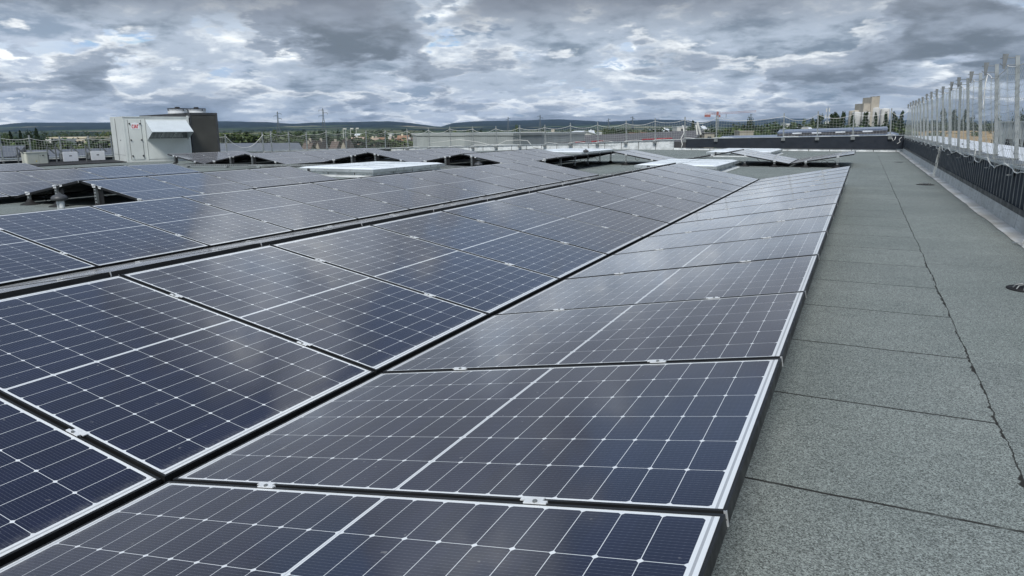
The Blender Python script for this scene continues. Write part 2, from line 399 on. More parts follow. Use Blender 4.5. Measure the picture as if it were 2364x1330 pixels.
row('the row falling away just before the inverters', XV[4]+g_, ZV[4], 1, 5, 8)
row('the last short row just before the beige cabinet', XV[4]-g_, ZV[4]-.01, -1, 5, 8)
# rear field
ZR = .035
row('the back row right of the middle skylight, edge on', g_, .012, 1, 0, 3, 22.0)
row('the back trio sloping toward the walkway side', -g_, .012, -1, 0, 3, 22.0)
row('the back row leaning away behind the middle skylight', XV[1]+g_, .02, 1, 0, 3, 22.0)
row('the back pair right of the long open rack', XV[1]-g_, .02, -1, 0, 2, 21.4)
row('the back row whose open rack legs show', XV[2]+g_, .02, 1, 0, 6, 16.75)
row('the back row right of the small vent hood', XV[2]-g_, .02, -1, 0, 5, 17.82)
row('the back row behind the large skylight, leaning away', XV[3]+g_, .03, 1, 0, 5, 17.9)
row('the back row sloping down behind the large skylight', XV[3]-g_, .04, -1, 0, 5, 17.9)
row('the back row leaning away left of the large skylight', XV[4]+g_, .02, 1, 0, 5, 17.9)
row('the back row above the curved cable tray', XV[4]-g_, .01, -1, 0, 6, 16.15)
row('the back row leaning away beside the condenser', XV[5]+g_, -.01, 1, 0, 6, 16.15)
row('the short back row in front of the condenser', XV[5]-g_, -.04, -1, 0, 3, 16.15)

# ------------------------------------------------------------------ rack legs
def leg(name_lbl, x_low, z_low, side, frac, y, roofz=RZ, sheet=True):
    x = x_low + side*HX*frac; zt = z_low + HZ*frac - .035
    o = thing('support_leg', name_lbl, 'support leg', (x, y, roofz), group='steel legs carrying the panel racks')
    h = zt - roofz
    m = MB(); m.box(-.022, -.02, .05, -.018, .02, h); m.box(.018, -.02, .05, .022, .02, h)
    n_ = max(1, int((h-.05)/.045))
    for i in range(n_): m.box(-.018, -.02, .05+i*(h-.05)/n_, .018, -.012, .05+(i+.42)*(h-.05)/n_)
    m.build('upright', M['galv'], o)
    m = MB(); m.box(-.035, -.03, h-.005, .035, .03, h+.028); m.box(-.028, -.045, h+.028, .028, -.012, h+.048); m.build('clamp_head', M['clamp'], o)
    m = MB(); m.lathe([(.15, 0), (.14, .012), (.075, .03), (.045, .07), (.03, .085)], n=14); m.build('foot', M['rubber'], o, True)
    if sheet and h > .2:
        m = MB(); m.box(.024, .02, .06, .14, .024, h-.01); m.build('wind_plate', M['frame'], o)
    return o
def leg_pair(lbl, xv, zv, side, y, sheet=True):
    x = xv + (g_ if side > 0 else -g_)
    u_ = .68 if (sheet and side > 0) else (.83 if sheet else .748)
    leg('lower %s' % lbl, x, zv, side, .247, y, roof_z(x, y), sheet); leg('upper %s' % lbl, x, zv, side, u_, y, roof_z(x, y), sheet)
leg_pair('steel leg under the right slope of the black tent end', XV[2], ZV[2], -1, 5.80)
leg_pair('steel leg under the left slope of the black tent end', XV[3], ZV[3], 1, 5.80)
leg_pair('leg under the near edge of the small edge-on back row', 0, .012, 1, 22.03, False)
leg_pair('leg under the near edge of the back trio', 0, .012, -1, 22.03, False)
leg_pair('leg leaning behind the middle skylight, near edge', XV[1], .02, 1, 22.03, False)
leg_pair('leg under the near edge of the back pair', XV[1], .02, -1, 21.43, False)
leg_pair('leg right of the small vent hood in back', XV[2], .02, -1, 17.85)
for i in range(6):
    x = XV[2] + g_
    leg('%s leg of the long open rack seen from the side' % ORD[i], x, .02, 1, .80, 16.78 + i*PITCH, roof_z(x, 18), False)
leg_pair('leg at the near edge behind the large skylight corner', XV[3], .03, 1, 17.93)
leg_pair('leg beneath the back row rising over the large skylight', XV[3], .04, -1, 17.93)
leg_pair('leg left of the large skylight, leaning row', XV[4], .02, 1, 17.93)
leg_pair('leg above the curved cable tray, right slope', XV[4], .01, -1, 16.18)
leg_pair('leg above the curved cable tray, left slope', XV[5], -.01, 1, 16.18)
leg_pair('leg in front of the condenser unit', XV[5], -.04, -1, 16.18)
# cables under the racks
def cable(lbl, pts, r=.006):
    m = MB(); m.tube(pts, r, 6); return tag(m.build('cable', M['rubber'], smooth=True), lbl, 'cable', 'black cables under the racks')
def loop(c, rx, rz, n=16, a0=0, a1=6.0): return [(c[0]+rx*cos(a0+a1*i/n), c[1]+.03*i/n, c[2]+rz*sin(a0+a1*i/n)) for i in range(n+1)]
cable('black cable coiled on the roof left of the vent pipes', loop((-10.45, 6.1, -.02), .09, .07))
cable('black cable loops hanging under the back edge-on row', loop((.95, 22.1, .06), .07, .05) + loop((1.15, 22.12, .03), .13, .09))
cable('black cable sagging under the back trio', [(-1.0, 22.1, .17), (-.85, 22.1, .02), (-.6, 22.1, .09), (-.5, 22.1, .02), (-.3, 22.1, .05)])
cable('brown cable lying below the back valley', [(-.4, 21.9, -.05), (0, 21.85, -.09), (.4, 21.9, -.05)])
cable('black cable loops under the back pair of panels', loop((-4.6, 21.5, .12), .07, .06))
cable('black cable loops in the long open rack', loop((-5.75, 19.5, .16), .08, .07) + [(-5.6, 20.2, .2), (-5.6, 20.6, .05)])
cable('black cable hanging in the tent left of the large skylight', loop((-12.7, 18.1, .12), .12, .06))
cable('thin cable bowed beside the leg in the cable tray tent', [(-16.85, 16.1, .2), (-17.0, 16.1, .1), (-16.95, 16.1, -.05)])

# ------------------------------------------------------------------ skylights
def skylight(lbl, x0, x1, y0, y1, zt):
    o = thing('skylight', lbl, 'skylight', ((x0+x1)/2, (y0+y1)/2, RZ), group='flat white roof skylights')
    cx, cy = (x0+x1)/2, (y0+y1)/2; a, b_, h = (x1-x0)/2, (y1-y0)/2, zt - RZ
    z0 = min(roof_z(x0, y0), roof_z(x0, y1)) - RZ - .02
    m = MB(); i_ = .09
    m.box(-a+i_, -b_+i_, z0, a-i_, b_-i_, h-.10); m.cur = 1
    for i in range(1, int(2*b_/.9)):
        for sx in (-a+i_-.003, a-i_-.003): m.box(sx, -b_+i_+i*.9, z0, sx+.006, -b_+i_+i*.9+.02, h-.10)
    for i in range(1, int(2*a/.9)+1):
        if i*.9 < 2*a-.3: m.box(-a+i_+i*.85, -b_+i_-.003, z0, -a+i_+i*.85+.02, -b_+i_+.003, h-.10)
    m.build('curb', [M['foil'], M['black']], o)
    m = MB(); m.box(-a+.02, -b_+.02, h-.10, a-.02, b_-.02, h-.085); m.box(-a, -b_, h-.084, a, b_, h-.012)
    m.build('rim', M['coping'], o)
    m = MB(); m.hexa([(-a+.03, -b_+.03, h-.011), (a-.03, -b_+.03, h-.011), (a-.03, b_-.03, h-.011), (-a+.03, b_-.03, h-.011),
                      (-a+.16, -b_+.16, h+.02), (a-.16, -b_+.16, h+.02), (a-.16, b_-.16, h+.02), (-a+.16, b_-.16, h+.02)])
    m.build('opal_cover', M['clouded'], o)
    m = MB()
    for t_ in (-.33, .33): m.box(-a+.17, b_*t_*2*.5-.012, h+.0205, a-.17, b_*t_*2*.5+.012, h+.026)
    m.box(-.012, -b_+.17, h+.0205, .012, b_-.17, h+.0255); m.build('glazing_bar', M['coping'], o)
    m = MB(); m.box(-a+.35, -b_-.012, h-.13, -a+.43, -b_, h-.02); m.build('latch', M['steel_dark'], o)
    m = MB(); m.hexa([(-a-.1, -b_-.1, z0), (a+.1, -b_-.1, z0), (a+.1, b_+.1, z0), (-a-.1, b_+.1, z0),
                      (-a+i_-.01, -b_+i_-.01, .05), (a-i_+.01, -b_+i_-.01, .05), (a-i_+.01, b_-i_+.01, .05), (-a+i_-.01, b_-i_+.01, .05)])
    m.build('base_flashing', M['foil'], o)
    return o
skylight('large flat white skylight in the gap between solar rows', -11.45, -9.0, 13.3, 16.75, .112)
skylight('low skylight half hidden behind the front ridge, middle right', -3.62, -1.42, 17.8, 21.5, .112)
skylight('far skylight below the dark wall on the right', -3.9, -1.35, 29.3, 34, .105)
skylight('far skylight in front of the silver parapet, with vent hood', -10.9, -8.3, 26.4, 30.6, .13)

# ------------------------------------------------------------------ vents and drains
def vent(lbl, x, y, h, z=RZ):
    o = thing('vent_pipe', lbl, 'vent pipe', (x, y, z), group='capped vent pipes')
    m = MB()
    for s_, r_ in ((-.045, .022), (.035, .036)): m.lathe([(r_+.004, 0), (r_, .04), (r_+.003, h*.3), (r_, h*.5), (r_+.003, h*.7), (r_, h)], (s_, 0, 0), 12)
    m.build('wrapped_pipe', M['foil'], o, True)
    m = MB(); m.lathe([(.10, h-.01), (.115, h+.0), (.11, h+.035), (.08, h+.062), (.035, h+.075), (.02, h+.10), (.001, h+.105)], n=20); m.build('cap', M['steel_dark'], o, True)
vent('foil wrapped twin vent pipe under the black tent end', -8.83, 5.30, .19)
vent('twin vent pipe in the middle back racks', -7.72, 16.45, .19)
vent('thin vent with a small hood near the far skylight', -8.0, 26.0, .26)
def drain(lbl, x, y, r):
    o = thing('roof_drain', lbl, 'roof drain', (x, y, RZ+.002), group='black roof drains')
    m = MB(); m.lathe([(r, 0), (r, .006), (r*.8, .008), (r*.78, -.001)], n=28); m.build('flange', M['rubber'], o, True)
    m = MB()
    for i in range(12):
        a = 2*pi*i/12; m.tube([(cos(a)*r*.72, sin(a)*r*.72, .004), (cos(a)*r*.6, sin(a)*r*.6, .03), (cos(a)*r*.3, sin(a)*r*.3, .04)], .005, 5)
    m.lathe([(r*.3, .036), (r*.3, .044)], n=14); m.build('leaf_guard', M['galvd'], o)
drain('black roof drain at the right edge of the picture', 3.175, 4.99, .15)
drain('black roof drain farther along the walkway', 3.20, 15.93, .17)
m = MB(); m.lathe([(.13, 0), (.12, .01), (.05, .014)], (1.1+2.0, 26.5, RZ), 16)
tag(m.build('roof_patch', M['rubber']), 'small dark patch on the far walkway', 'roof patch')

# ------------------------------------------------------------------ right parapet, its fence and net
XC = 3.72
m = MB(); n = 46
def strip(m, pts):
    base = len(m.v)
    for a, b_ in pts: m.v += [tuple(a), tuple(b_)]
    for i in range(len(pts)-1): m.f.append((base+2*i, base+2*i+1, base+2*i+3, base+2*i+2)); m.mi.append(m.cur)
o = thing('parapet_wall', 'dark ribbed parapet along the right side of the roof', 'parapet wall', (XC, 14, RZ))
def loc(p): return (p[0]-XC, p[1]-14, p[2]-RZ)
m = MB(); y = -8.0
while y < 37.8:                                         # trapezoid ribs
    for a, x_ in ((0, 0), (.10, 0), (.12, -.035), (.19, -.035), (.21, 0)): m.v.append(loc((XC+x_, y+a, 0))); m.v.append(loc((XC+x_, y+a, .60)))
    y += .245
for i in range(0, len(m.v)-2, 2): m.f.append((i, i+1, i+3, i+2)); m.mi.append(0)
m.build('ribbed_cladding', M['cladr'], o)
m = MB(); m.box(0.005, -22, 0, .22, 24.2, .695); m.build('wall_core', M['clad'], o)
m = MB(); m.box(-.046, -22, .70, .26, 24.2, .722); m.cur = 1; m.box(-.055, -22, .69, -.047, 24.2, .726); m.build('coping', [M['cladr'], M['coping']], o)
m = MB(); m.hexa([(-.045, -22, .18), (-.038, -22, .18), (-.038, 24, .18), (-.045, 24, .18), (-.047, -22, .25), (-.038, -22, .25), (-.038, 24, .25), (-.047, 24, .25)]); m.build('base_trim', M['clad'], o)
o = thing('wall_flashing', 'silver flashing with a dirty gutter strip at the right wall foot', 'flashing', (XC, 14, RZ))
m = MB(); random.seed(3); prev = []
for i in range(93):
    y = -8 + i*.495; w_ = random.uniform(-.012, .012)
    prev.append(((XC-.235+w_, y, RZ+.006), (XC-.06, y, RZ+.012)))
strip(m, [(loc(a), loc(b_)) for a, b_ in prev]); m.build('gutter_strip', M['lead'], o)
m = MB(); strip(m, [(loc((XC-.062, -8+i*.5, RZ+.012)), loc((XC-.040, -8+i*.5, RZ+.20))) for i in range(93)]); m.build('upstand', M['kerb'], o)

def net_pole(lbl, p, h, name='fence_post', lean=(0, 0), w=.05, ring=True, wedge=None, group='posts of the safety net', tip=0.0):
    lean = (lean[0]+tip, lean[1]); cx_ = tip
    o = thing(name, lbl, 'fence post', p, group=group)
    m = MB(); m.hexa([(-w/2, -w*.3, -.04), (w/2, -w*.3, -.04), (w/2, w*.3, -.04), (-w/2, w*.3, -.04),
                      (-w/2+lean[0], -w*.3+lean[1], h), (w/2+lean[0], -w*.3+lean[1], h), (w/2+lean[0], w*.3+lean[1], h), (-w/2+lean[0], w*.3+lean[1], h)])
    m.build('upright', M['galv'], o)
    if ring:
        m = MB(); m.box(-.32, -.05, -.14, -.312, .05, .0); m.box(-.32, -.05, .0, .03, .05, .012)
        m.tube([(-.32, -.045, -.12), (-.37, -.03, -.13), (-.385, .02, -.13), (-.37, .06, -.13), (-.32, .075, -.12)], .006, 5); m.build('wall_clamp', M['galvd'], o)
    if wedge:
        m = MB(); x_ = -wedge + lean[0]; t_ = h + .03
        m.hexa([(x_-.014, -.012, t_-.21), (x_+.014, -.012, t_-.21), (x_+.014, .012, t_-.21), (x_-.014, .012, t_-.21),
                (x_-.036, -.014, t_), (x_+.036, -.014, t_), (x_+.036, .014, t_), (x_-.036, .014, t_)]); m.build('wedge_head', M['galvd'], o)
        m = MB(); m.tube([(x_-.06, 0, t_-.06), (x_, 0, t_-.055), (lean[0], lean[1], t_-.06)], .006, 5); m.tube([(x_-.055, 0, t_-.13), (x_-.03, 0, t_-.155), (lean[0], lean[1], t_-.16)], .006, 5); m.build('net_hook', M['galvd'], o)
    return o
PX = XC + .10; PY = [5.78+1.85*i for i in range(18)]; ZC = RZ + .725
random.seed(11)
for i, y in enumerate(PY):
    if i < 2: continue
    lean = (0, 0)
    if i == 8-1: lean = (.02, -.32)
    if i == 6: lean = (-.02, -.12)
    net_pole('%s post from the near end of the right hand net fence' % ORD[i-2], (PX+.17, y, ZC), 2.075-ZC+random.uniform(-.02, .03), lean=lean, tip=-.17, w=.052, wedge=.145)

def make_net(name, lbl, top, bot, cell, r, r_edge, sag=.0, wav=0.0, group=None, rows=None, seed=1, splitmat=None, drift=0.0):
    """top, bot: lists of matching anchor points; the net hangs between them."""
    rnd = random.Random(seed)
    o = thing(name, lbl, 'safety net', tuple(top[0]), group=group); base = Vector(top[0])
    top = [Vector(p)-base for p in top]; bot = [Vector(p)-base for p in bot]
    cols = []
    for a in range(len(top)-1):
        L_ = (top[a+1]-top[a]).length; n_ = max(2, round(L_/cell))
        sg = sag[a] if isinstance(sag, list) else sag*rnd.uniform(.6, 1.4)
        for i in range(n_ + (1 if a == len(top)-2 else 0)):
            t_ = i/n_; p = top[a].lerp(top[a+1], t_); p.z -= sg*4*t_*(1-t_)
            q = bot[a].lerp(bot[a+1], t_); q.z += wav*sin(t_*2*pi)*rnd.uniform(.5, 1) - wav*.6*sin(t_*pi)
            if isinstance(sag, list) and sg > .25: q.z -= sg*1.1*t_*(1-t_)
            cols.append((p, q))
    H = (cols[0][0]-cols[0][1]).length; nr = rows or max(3, round(H/cell))
    ph = rnd.uniform(0, 6)
    def P(i, j):
        p, q = cols[i]; t_ = j/nr; v_ = p.lerp(q, t_)
        v_ = v_ + Vector((.012*sin(i*.9+j*1.3+ph), .010*sin(i*.55+j*.7), wav*.45*sin(i*.45+j*.25+ph)*t_))
        v_.x += drift*sin(t_*pi)*.5
        return v_
    m = MB()
    for i in range(len(cols)): m.tube([P(i, j) for j in range(nr+1)], r, 3, False)
    for j in range(1, nr): m.tube([P(i, j) for i in range(len(cols))], r, 3, False)
    m.build('mesh_cords', M['netd'], o)
    m = MB(); m.tube([P(i, 0) for i in range(len(cols))], r_edge, 5); m.tube([P(i, nr) for i in range(len(cols))], r_edge*1.25, 5); m.build('edge_rope', M['net'], o, True)
    return o
hx = PX - .145
top = [(hx+.04, y, 1.95) for y in PY[1:]]; bot = [(PX-.16, y, ZC-.03) for y in PY[1:]]
make_net('safety_net', 'white safety net hanging along the whole right wall', top, bot, .105, .0023, .0065, .09, .045, seed=4, drift=-.04)
m = MB(); random.seed(5)
for i in range(9):
    a = random.random()*6; pts = []
    for j in range(15):
        t_ = j/14; pts.append((PX-.17-.16*t_+.035*sin(j*1.1+a)*(1-t_*.3), 19.0-1.0*t_+.04*cos(j*.9+a*2), ZC-.02-(ZC-RZ-.05)*t_))
    m.tube(pts, .0035, 4)
tag(m.build('net_tail', M['netd']), 'twisted bundle of loose net hanging down the right wall', 'net')
def rope(lbl, pts, r=.007, g='loose white rope ends'):
    m = MB(); m.tube(pts, r, 6); tag(m.build('rope', M['net'], smooth=True), lbl, 'rope', g)
y1_ = PY[4]
rope('loose white rope end dangling from the second post top', [(hx+.03, y1_-.05, 1.93), (hx, y1_-.2, 1.80), (hx+.01, y1_-.12, 1.62), (hx, y1_-.25, 1.45), (hx, y1_-.3, 1.38)])
rope('knotted white rope heap at the foot of a near post', [(PX-.16, PY[4]-.15+.08*sin(i*1.7), ZC+.03+.07*cos(i*1.3)) for i in range(16)], .009)
rope('short rope end curling down at the far right corner', [(3.55, 37.2, .6), (3.45, 37.1, .5), (3.5, 37.1, .38), (3.38, 37.0, .3)], .012)
rope('rope loop hanging beside the far right corner', [(3.3, 37.3, .62), (3.28, 37.2, .5), (3.2, 37.2, .42), (3.15, 37.2, .55)], .012)
rope('white rope end touching the gutter strip below the right wall', [(3.62, 7.6, .35), (3.56, 7.4, .1), (3.5, 7.3, -.06), (3.45, 7.5, -.085)], .006)

# ------------------------------------------------------------------ far parapet
def wz(x):                                           # height of its coping
    P_ = [(-25.75, -.137), (-19.35, .02), (-16.4, .112), (-11.03, .297), (-6.55, .472), (3.81, .666)]
    for (a, za), (b_, zb) in zip(P_, P_[1:]):
        if x <= b_: return za + (zb-za)*(x-a)/(b_-a)
    return P_[-1][1]
YF = 37.8
o = thing('parapet_wall', 'silver faced parapet across the far end of the roof', 'parapet wall', (0, YF, RZ))
m = MB(); m3 = MB(); x = -25.7
while x < 3.7:
    xe = min(x+.97, 3.7)
    ztop = (wz(x), wz(xe)) if xe < -6.5 else (.03, .03)
    z0, z1 = roof_z(x, YF)-.02-RZ, roof_z(xe, YF)-.02-RZ
    m.hexa([(x, -.02, z0), (xe, -.02, z1), (xe, .14, z1), (x, .14, z0), (x, .0, ztop[0]-RZ-.03), (xe, .0, ztop[1]-RZ-.03), (xe, .14, ztop[1]-RZ-.03), (x, .14, ztop[0]-RZ-.03)])
    m.cur = 1
    m.hexa([(x-.012, -.03, z0), (x+.012, -.03, z0), (x+.012, .0, z0), (x-.012, .0, z0), (x-.012, -.012, ztop[0]-RZ-.035), (x+.012, -.012, ztop[0]-RZ-.035), (x+.012, .01, ztop[0]-RZ-.035), (x-.012, .01, ztop[0]-RZ-.035)])
    m.cur = 0
    if xe < -6.5:
        a0, a1 = wz(x)-RZ, wz(xe)-RZ
        m3.hexa([(x, -.06, a0-.028), (xe, -.06, a1-.028), (xe, .24, a1-.028), (x, .24, a0-.028), (x, -.06, a0), (xe, -.06, a1), (xe, .24, a1), (x, .24, a0)])
    x = xe
m.build('silver_facing', [M['foil'], M['black']], o); m3.build('coping', M['coping'], o)
m = MB(); m.box(-19.5, -.035, .20, -10.5, -.022, .225); m.build('ledge', M['foil'], o)
o = thing('cladding_wall', 'smooth near-black cladding above the far right parapet', 'wall', (0, YF, RZ))
m = MB(); xa, xb = -6.6, 3.72
m.hexa([(xa, -.06, .13), (xb, -.06, .13), (xb, .14, .13), (xa, .14, .13), (xa, -.06, wz(xa)-RZ), (xb, -.06, wz(xb)-RZ), (xb, .14, wz(xb)-RZ), (xa, .14, wz(xa)-RZ)]); m.build('panel', M['clad'], o)
m = MB(); m.hexa([(xa, -.09, wz(xa)-RZ+.002), (xb, -.09, wz(xb)-RZ+.002), (xb, .24, wz(xb)-RZ+.002), (xa, .24, wz(xa)-RZ+.002), (xa, -.09, wz(xa)-RZ+.028), (xb, -.09, wz(xb)-RZ+.028), (xb, .24, wz(xb)-RZ+.028), (xa, .24, wz(xa)-RZ+.028)]); m.build('coping', M['coping'], o)

PF = [(-26.6,1.08),(-24.84,1.13),(-23.16,1.21),(-21.41,1.2),(-19.68,1.22),(-17.97,1.26),(-16.22,1.28),(-14.5,1.38),(-12.73,1.42),(-10.94,1.5),(-9.18,1.61),(-7.44,1.67),(-5.66,1.77),(-2.07,1.82),(-.36,1.89),(1.37,1.89),(3.11,1.99)]
tops = []; bots = []
for i, (x, z) in enumerate(PF):
    p = S(x, 41, z); zc = wz(p.x)
    o = net_pole('%s post from the left of the far net fence' % ORD[i].replace('nearest', 'first'), (p.x+.06, p.y+.05, zc), p.z-zc, w=.055, ring=False, group='posts of the far net fence', tip=-.06)
    m = MB(); m.box(-.09, -.20, -.16, .09, -.11, -.02); m.build('wall_clamp', M['galvd'], o)
    tops.append(Vector((p.x, p.y+.0, p.z-.16))); bots.append(Vector((p.x, p.y-.0, zc+.03)))
make_net('safety_net', 'white safety net across the far parapet, left of its sagging bay', tops[:6], bots[:6], .12, .0032, .009, .16, .05, seed=2)
make_net('safety_net', 'half fallen net bay forming a V above the grey box building', tops[5:7], [tops[5]-Vector((0, 0, .25)), tops[6]-Vector((0, 0, .25))], .12, .0032, .009, [.12], .0, rows=4, seed=6)
make_net('safety_net', 'white safety net across the far parapet, middle stretch', tops[6:12], bots[6:12], .13, .0032, .008, .16, .05, seed=3)
make_net('safety_net', 'white safety net above the far dark cladding wall', tops[11:]+[Vector((3.75, 37.8, 1.8))], bots[11:]+[Vector((3.75, 37.8, .7))], .14, .0032, .008, .22, .06, seed=5)
rope('white rope bundle hanging at the left end of the dark wall', [(-6.8, 37.7, 1.2), (-6.7, 37.65, .8), (-6.85, 37.65, .5), (-6.75, 37.6, .2), (-6.8, 37.6, 0)], .02)
rope('long white rope looping over the grey box building wall', [tuple(S(x, 41, z)) for x, z in ((-24.8,.1),(-22.4,.35),(-21,.2),(-19.7,-.05),(-18.9,.3),(-18,.33),(-17.4,.3),(-17,-.1),(-16.4,-.2))], .012)

# ------------------------------------------------------------------ left parapet and fence
XL = -25.75
o = thing('parapet_wall', 'low dark parapet with pale ledge along the left of the roof', 'parapet wall', (XL, 20, RZ))
m = MB(); m.box(-.02, -29, -.35, .0, 4, .12); m.box(-.02, 4, -.35, 0, 17.7, -.04); m.build('dark_face', M['clad'], o)
m = MB()
for (ya, yb, za, zb) in ((-29, 2.5, .20, .20), (2.5, 8.5, .19, .10), (8.5, 17.9, .10, -.03)):
    m.hexa([(-.35, ya, za-.085), (.03, ya, za-.085), (.03, yb, zb-.085), (-.35, yb, zb-.085), (-.35, ya, za), (.03, ya, za), (.03, yb, zb), (-.35, yb, zb)])
m.build('ledge', M['coping'], o)
m = MB()
for i in range(30): m.box(.001, -24+i*.9, -.1, .02, -24+i*.9+.03, .10)
m.build('wall_rib', M['cladr'], o)
PL = [(15.3,.93),(16.4,.91),(17.62,.84),(18.86,.86),(19.9,.86),(26.33,.84),(28.92,.93),(29.57,.98),(30.97,.94),(32.46,.91),(34.26,1.03),(36.14,.99),(38.26,.98),(40.41,1.0)]
tl = []; bl = []
for i, (y, z) in enumerate(PL):
    p = S(-28, y, z); zl = -.0 if i < 6 else (-.03 - .15*(y-26)/15)
    net_pole('%s post from the near end of the left net fence' % ORD[i], (p.x+.02, p.y, zl-.05), p.z-zl+.05, w=.06, ring=False, group='posts of the left net fence')
    tl.append(Vector((p.x+.05, p.y, p.z-.12))); bl.append(Vector((p.x+.05, p.y, zl+.03)))
make_net('safety_net', 'white square mesh net behind the cabinet and inverters', [Vector((XL, 11.5, .8))]+tl[:5], [Vector((XL, 11.5, .0))]+bl[:5], .105, .0032, .008, .05, .0, seed=8)
make_net('safety_net', 'net bay beside the dark condenser unit', [Vector((XL, 22.2, .8)), tl[5]], [Vector((XL, 22.2, -.05)), bl[5]], .105, .0036, .010, .04, .0, seed=10)
make_net('safety_net', 'deeply sagging net bay right of the condenser unit', [tl[5], tl[6]], [bl[5]-Vector((0,0,.1)), bl[6]-Vector((0,0,.05))], .09, .0036, .012, [.58], .0, seed=9)
make_net('safety_net', 'white net on the left parapet right of the sagging bay', tl[6:]+[tops[0]], bl[6:]+[bots[0]], .11, .0034, .008, .10, .0, seed=12)

# ------------------------------------------------------------------ cabinet and inverters on their frame
def bracket(lbl, y):
    m = MB(); b0 = Vector((-24.75, y, RZ)); m.bar(b0, b0+Vector((0, 0, .62)), .035); m.bar(b0+Vector((0, 0, .62)), b0+Vector((.02, .24, .36)), .035); m.bar(b0+Vector((0, 0, .3)), b0+Vector((.05, .02, .3)), .03)
    tag(m.build('bracket', M['galvd']), lbl, 'bracket', 'steel brackets behind the cabinets')
for i, (y, l) in enumerate(((14.0, 'steel bracket left of the beige cabinet'), (15.05, 'steel bracket right of the beige cabinet'), (15.35, 'steel bracket left of the left inverter'), (15.95, 'steel bracket behind the left inverter'), (16.5, 'steel bracket left of the right inverter'), (17.1, 'steel bracket behind the right inverter'))):
    bracket(l, y)
o = thing('electrical_cabinet', 'beige electrical cabinet with yellow warning triangle', 'electrical cabinet', (-24.6, 14.55, RZ))
m = MB(); m.box(-.28, -.35, .02, 0, .39, .42); m.build('body', M['beige'], o)
m = MB(); m.box(.0, -.33, .03, .012, .06, .41); m.build('door', M['beige'], o)
m = MB(); m.box(.0, .07, .03, .012, .37, .41); m.build('door', M['beige'], o)
m = MB(); m.prism([(-.06, .1), (.0, .1), (-.03, .15)], 'x', .0125, .0145); m.build('warning_sign', M['yellow'], o)
m = MB(); m.box(.012, .2, .3, .03, .25, .33); m.tube([(.012, .12, .31), (.022, .12, .31)], .012, 8); m.build('lock', M['black'], o)
m = MB(); m.box(-.3, -.37, .42, .03, .41, .435); m.build('rain_cover', M['beige'], o)
def inverter(lbl, y):
    o = thing('inverter', lbl, 'inverter', (-24.6, y, RZ+.05), group='white wall mounted inverters')
    m = MB(); m.hexa([(-.02, -.27, .03), (.02, -.29, .0), (.02, .29, .0), (-.02, .27, .03), (-.02, -.27, .34), (.02, -.29, .36), (.02, .29, .36), (-.02, .27, .34)])
    me_ob = m.build('front_cover', M['inv'], o); bv = me_ob.modifiers.new('b', 'BEVEL'); bv.width = .015; bv.segments = 2
    m = MB(); m.box(-.24, -.25, .05, -.02, .27, .34); m.build('body', M['galv'], o)
    m = MB(); m.box(.0205, -.055, .195, .024, .045, .228); m.build('display', M['black'], o)
    m = MB(); m.box(-.2, -.3, .1, -.05, -.25, .3); m.build('heat_sink', M['galvd'], o)
    m = MB(); m.bar((-.15, -.2, -.05), (-.15, -.2, .1), .04); m.bar((-.15, .2, -.05), (-.15, .2, .1), .04); m.build('stand', M['galvd'], o)
inverter('white inverter right of the beige cabinet', 15.78)
inverter('white inverter beside the air handling unit', 16.86)
m = MB(); m.box(-25.7, 10.5, RZ+.0, -22.9, 17.6, RZ+.03)
tag(m.build('base_mat', M['rubber']), 'black mat under the cabinet and inverters', 'mat')
m = MB(); m.box(-25.7, 15.15, RZ+.03, -25.55, 15.3, RZ+.19); m.box(-25.7, 12.7, RZ+.03, -25.55, 12.85, RZ+.19)
tag(m.build('ledge_bracket', M['galv']), 'pale ledge brackets on the dark left parapet', 'bracket')

# ------------------------------------------------------------------ air handling unit and condenser
TD = Vector((.42, .907, 0)); UA = math.atan2(-.42, .907)
UP = at(293, 372, 26.8); UP.z = RZ
SY = .785
o = thing('air_handling_unit', 'pale grey air handling unit with red lettering and intake hood', 'air handling unit', tuple(UP - TD*(.72*SY)), UA); o.scale = (1, SY, 1)
zt = 1.62
m = MB(); m.box(-2.1, .72, .0, .012, 3.72, zt+.03); m.build('casing', M['hvac'], o)
m = MB(); m.box(-2.02, .72, zt+.03, .035, 3.74, zt+.06); m.build('top_trim', M['hvac'], o)
m = MB(); m.box(-2.1, .70, -.05, .05, 3.78, .0); m.build('base_rail', M['galvd'], o)
m = MB(); m.box(.012, .95, .10, .028, 1.50, zt-.07); m.build('access_door', M['hvac'], o)
for y0_, y1__, x1_, z1_ in ((1.66, 1.69, .026, zt), (3.60, 3.70, .03, zt+.1), (.75, .80, .022, zt)): m = MB(); m.box(.012, y0_, .07, x1_, y1__, z1_); m.build('corner_post', M['hvac'], o)
m = MB(); m.box(.013, 1.72, .10, .019, 3.5, .82); m.build('lower_panel', M['hvac'], o)
m = MB(); m.box(.012, .93, .1, .016, .945, zt-.06); m.box(.012, 1.505, .1, .016, 1.52, zt-.06); m.box(.012, 1.70, .07, .016, 1.706, zt); m.box(.012, 1.72, .085, .016, 3.55, .092); m.box(-1.2, .70, .05, -1.19, .719, zt); m.box(-2.05, .712, .26, -.05, .719, .266); m.box(-.62, .70, .79, -.58, .719, .83)
m.build('panel_seam', M['steel_dark'], o)
for yy_ in (1.0, 1.46):
    for z_ in (.24, .82, 1.42):
        m = MB(); m.tube([(.028, yy_, z_), (.06, yy_, z_)], .030, 10); m.box(.05, yy_-.012, z_-.06 if z_ < .3 else z_-.03, .062, yy_+.012, z_); m.build('door_latch', M['black'], o)
m = MB(); m.box(.029, 1.06, 1.22, .034, 1.43, 1.42)
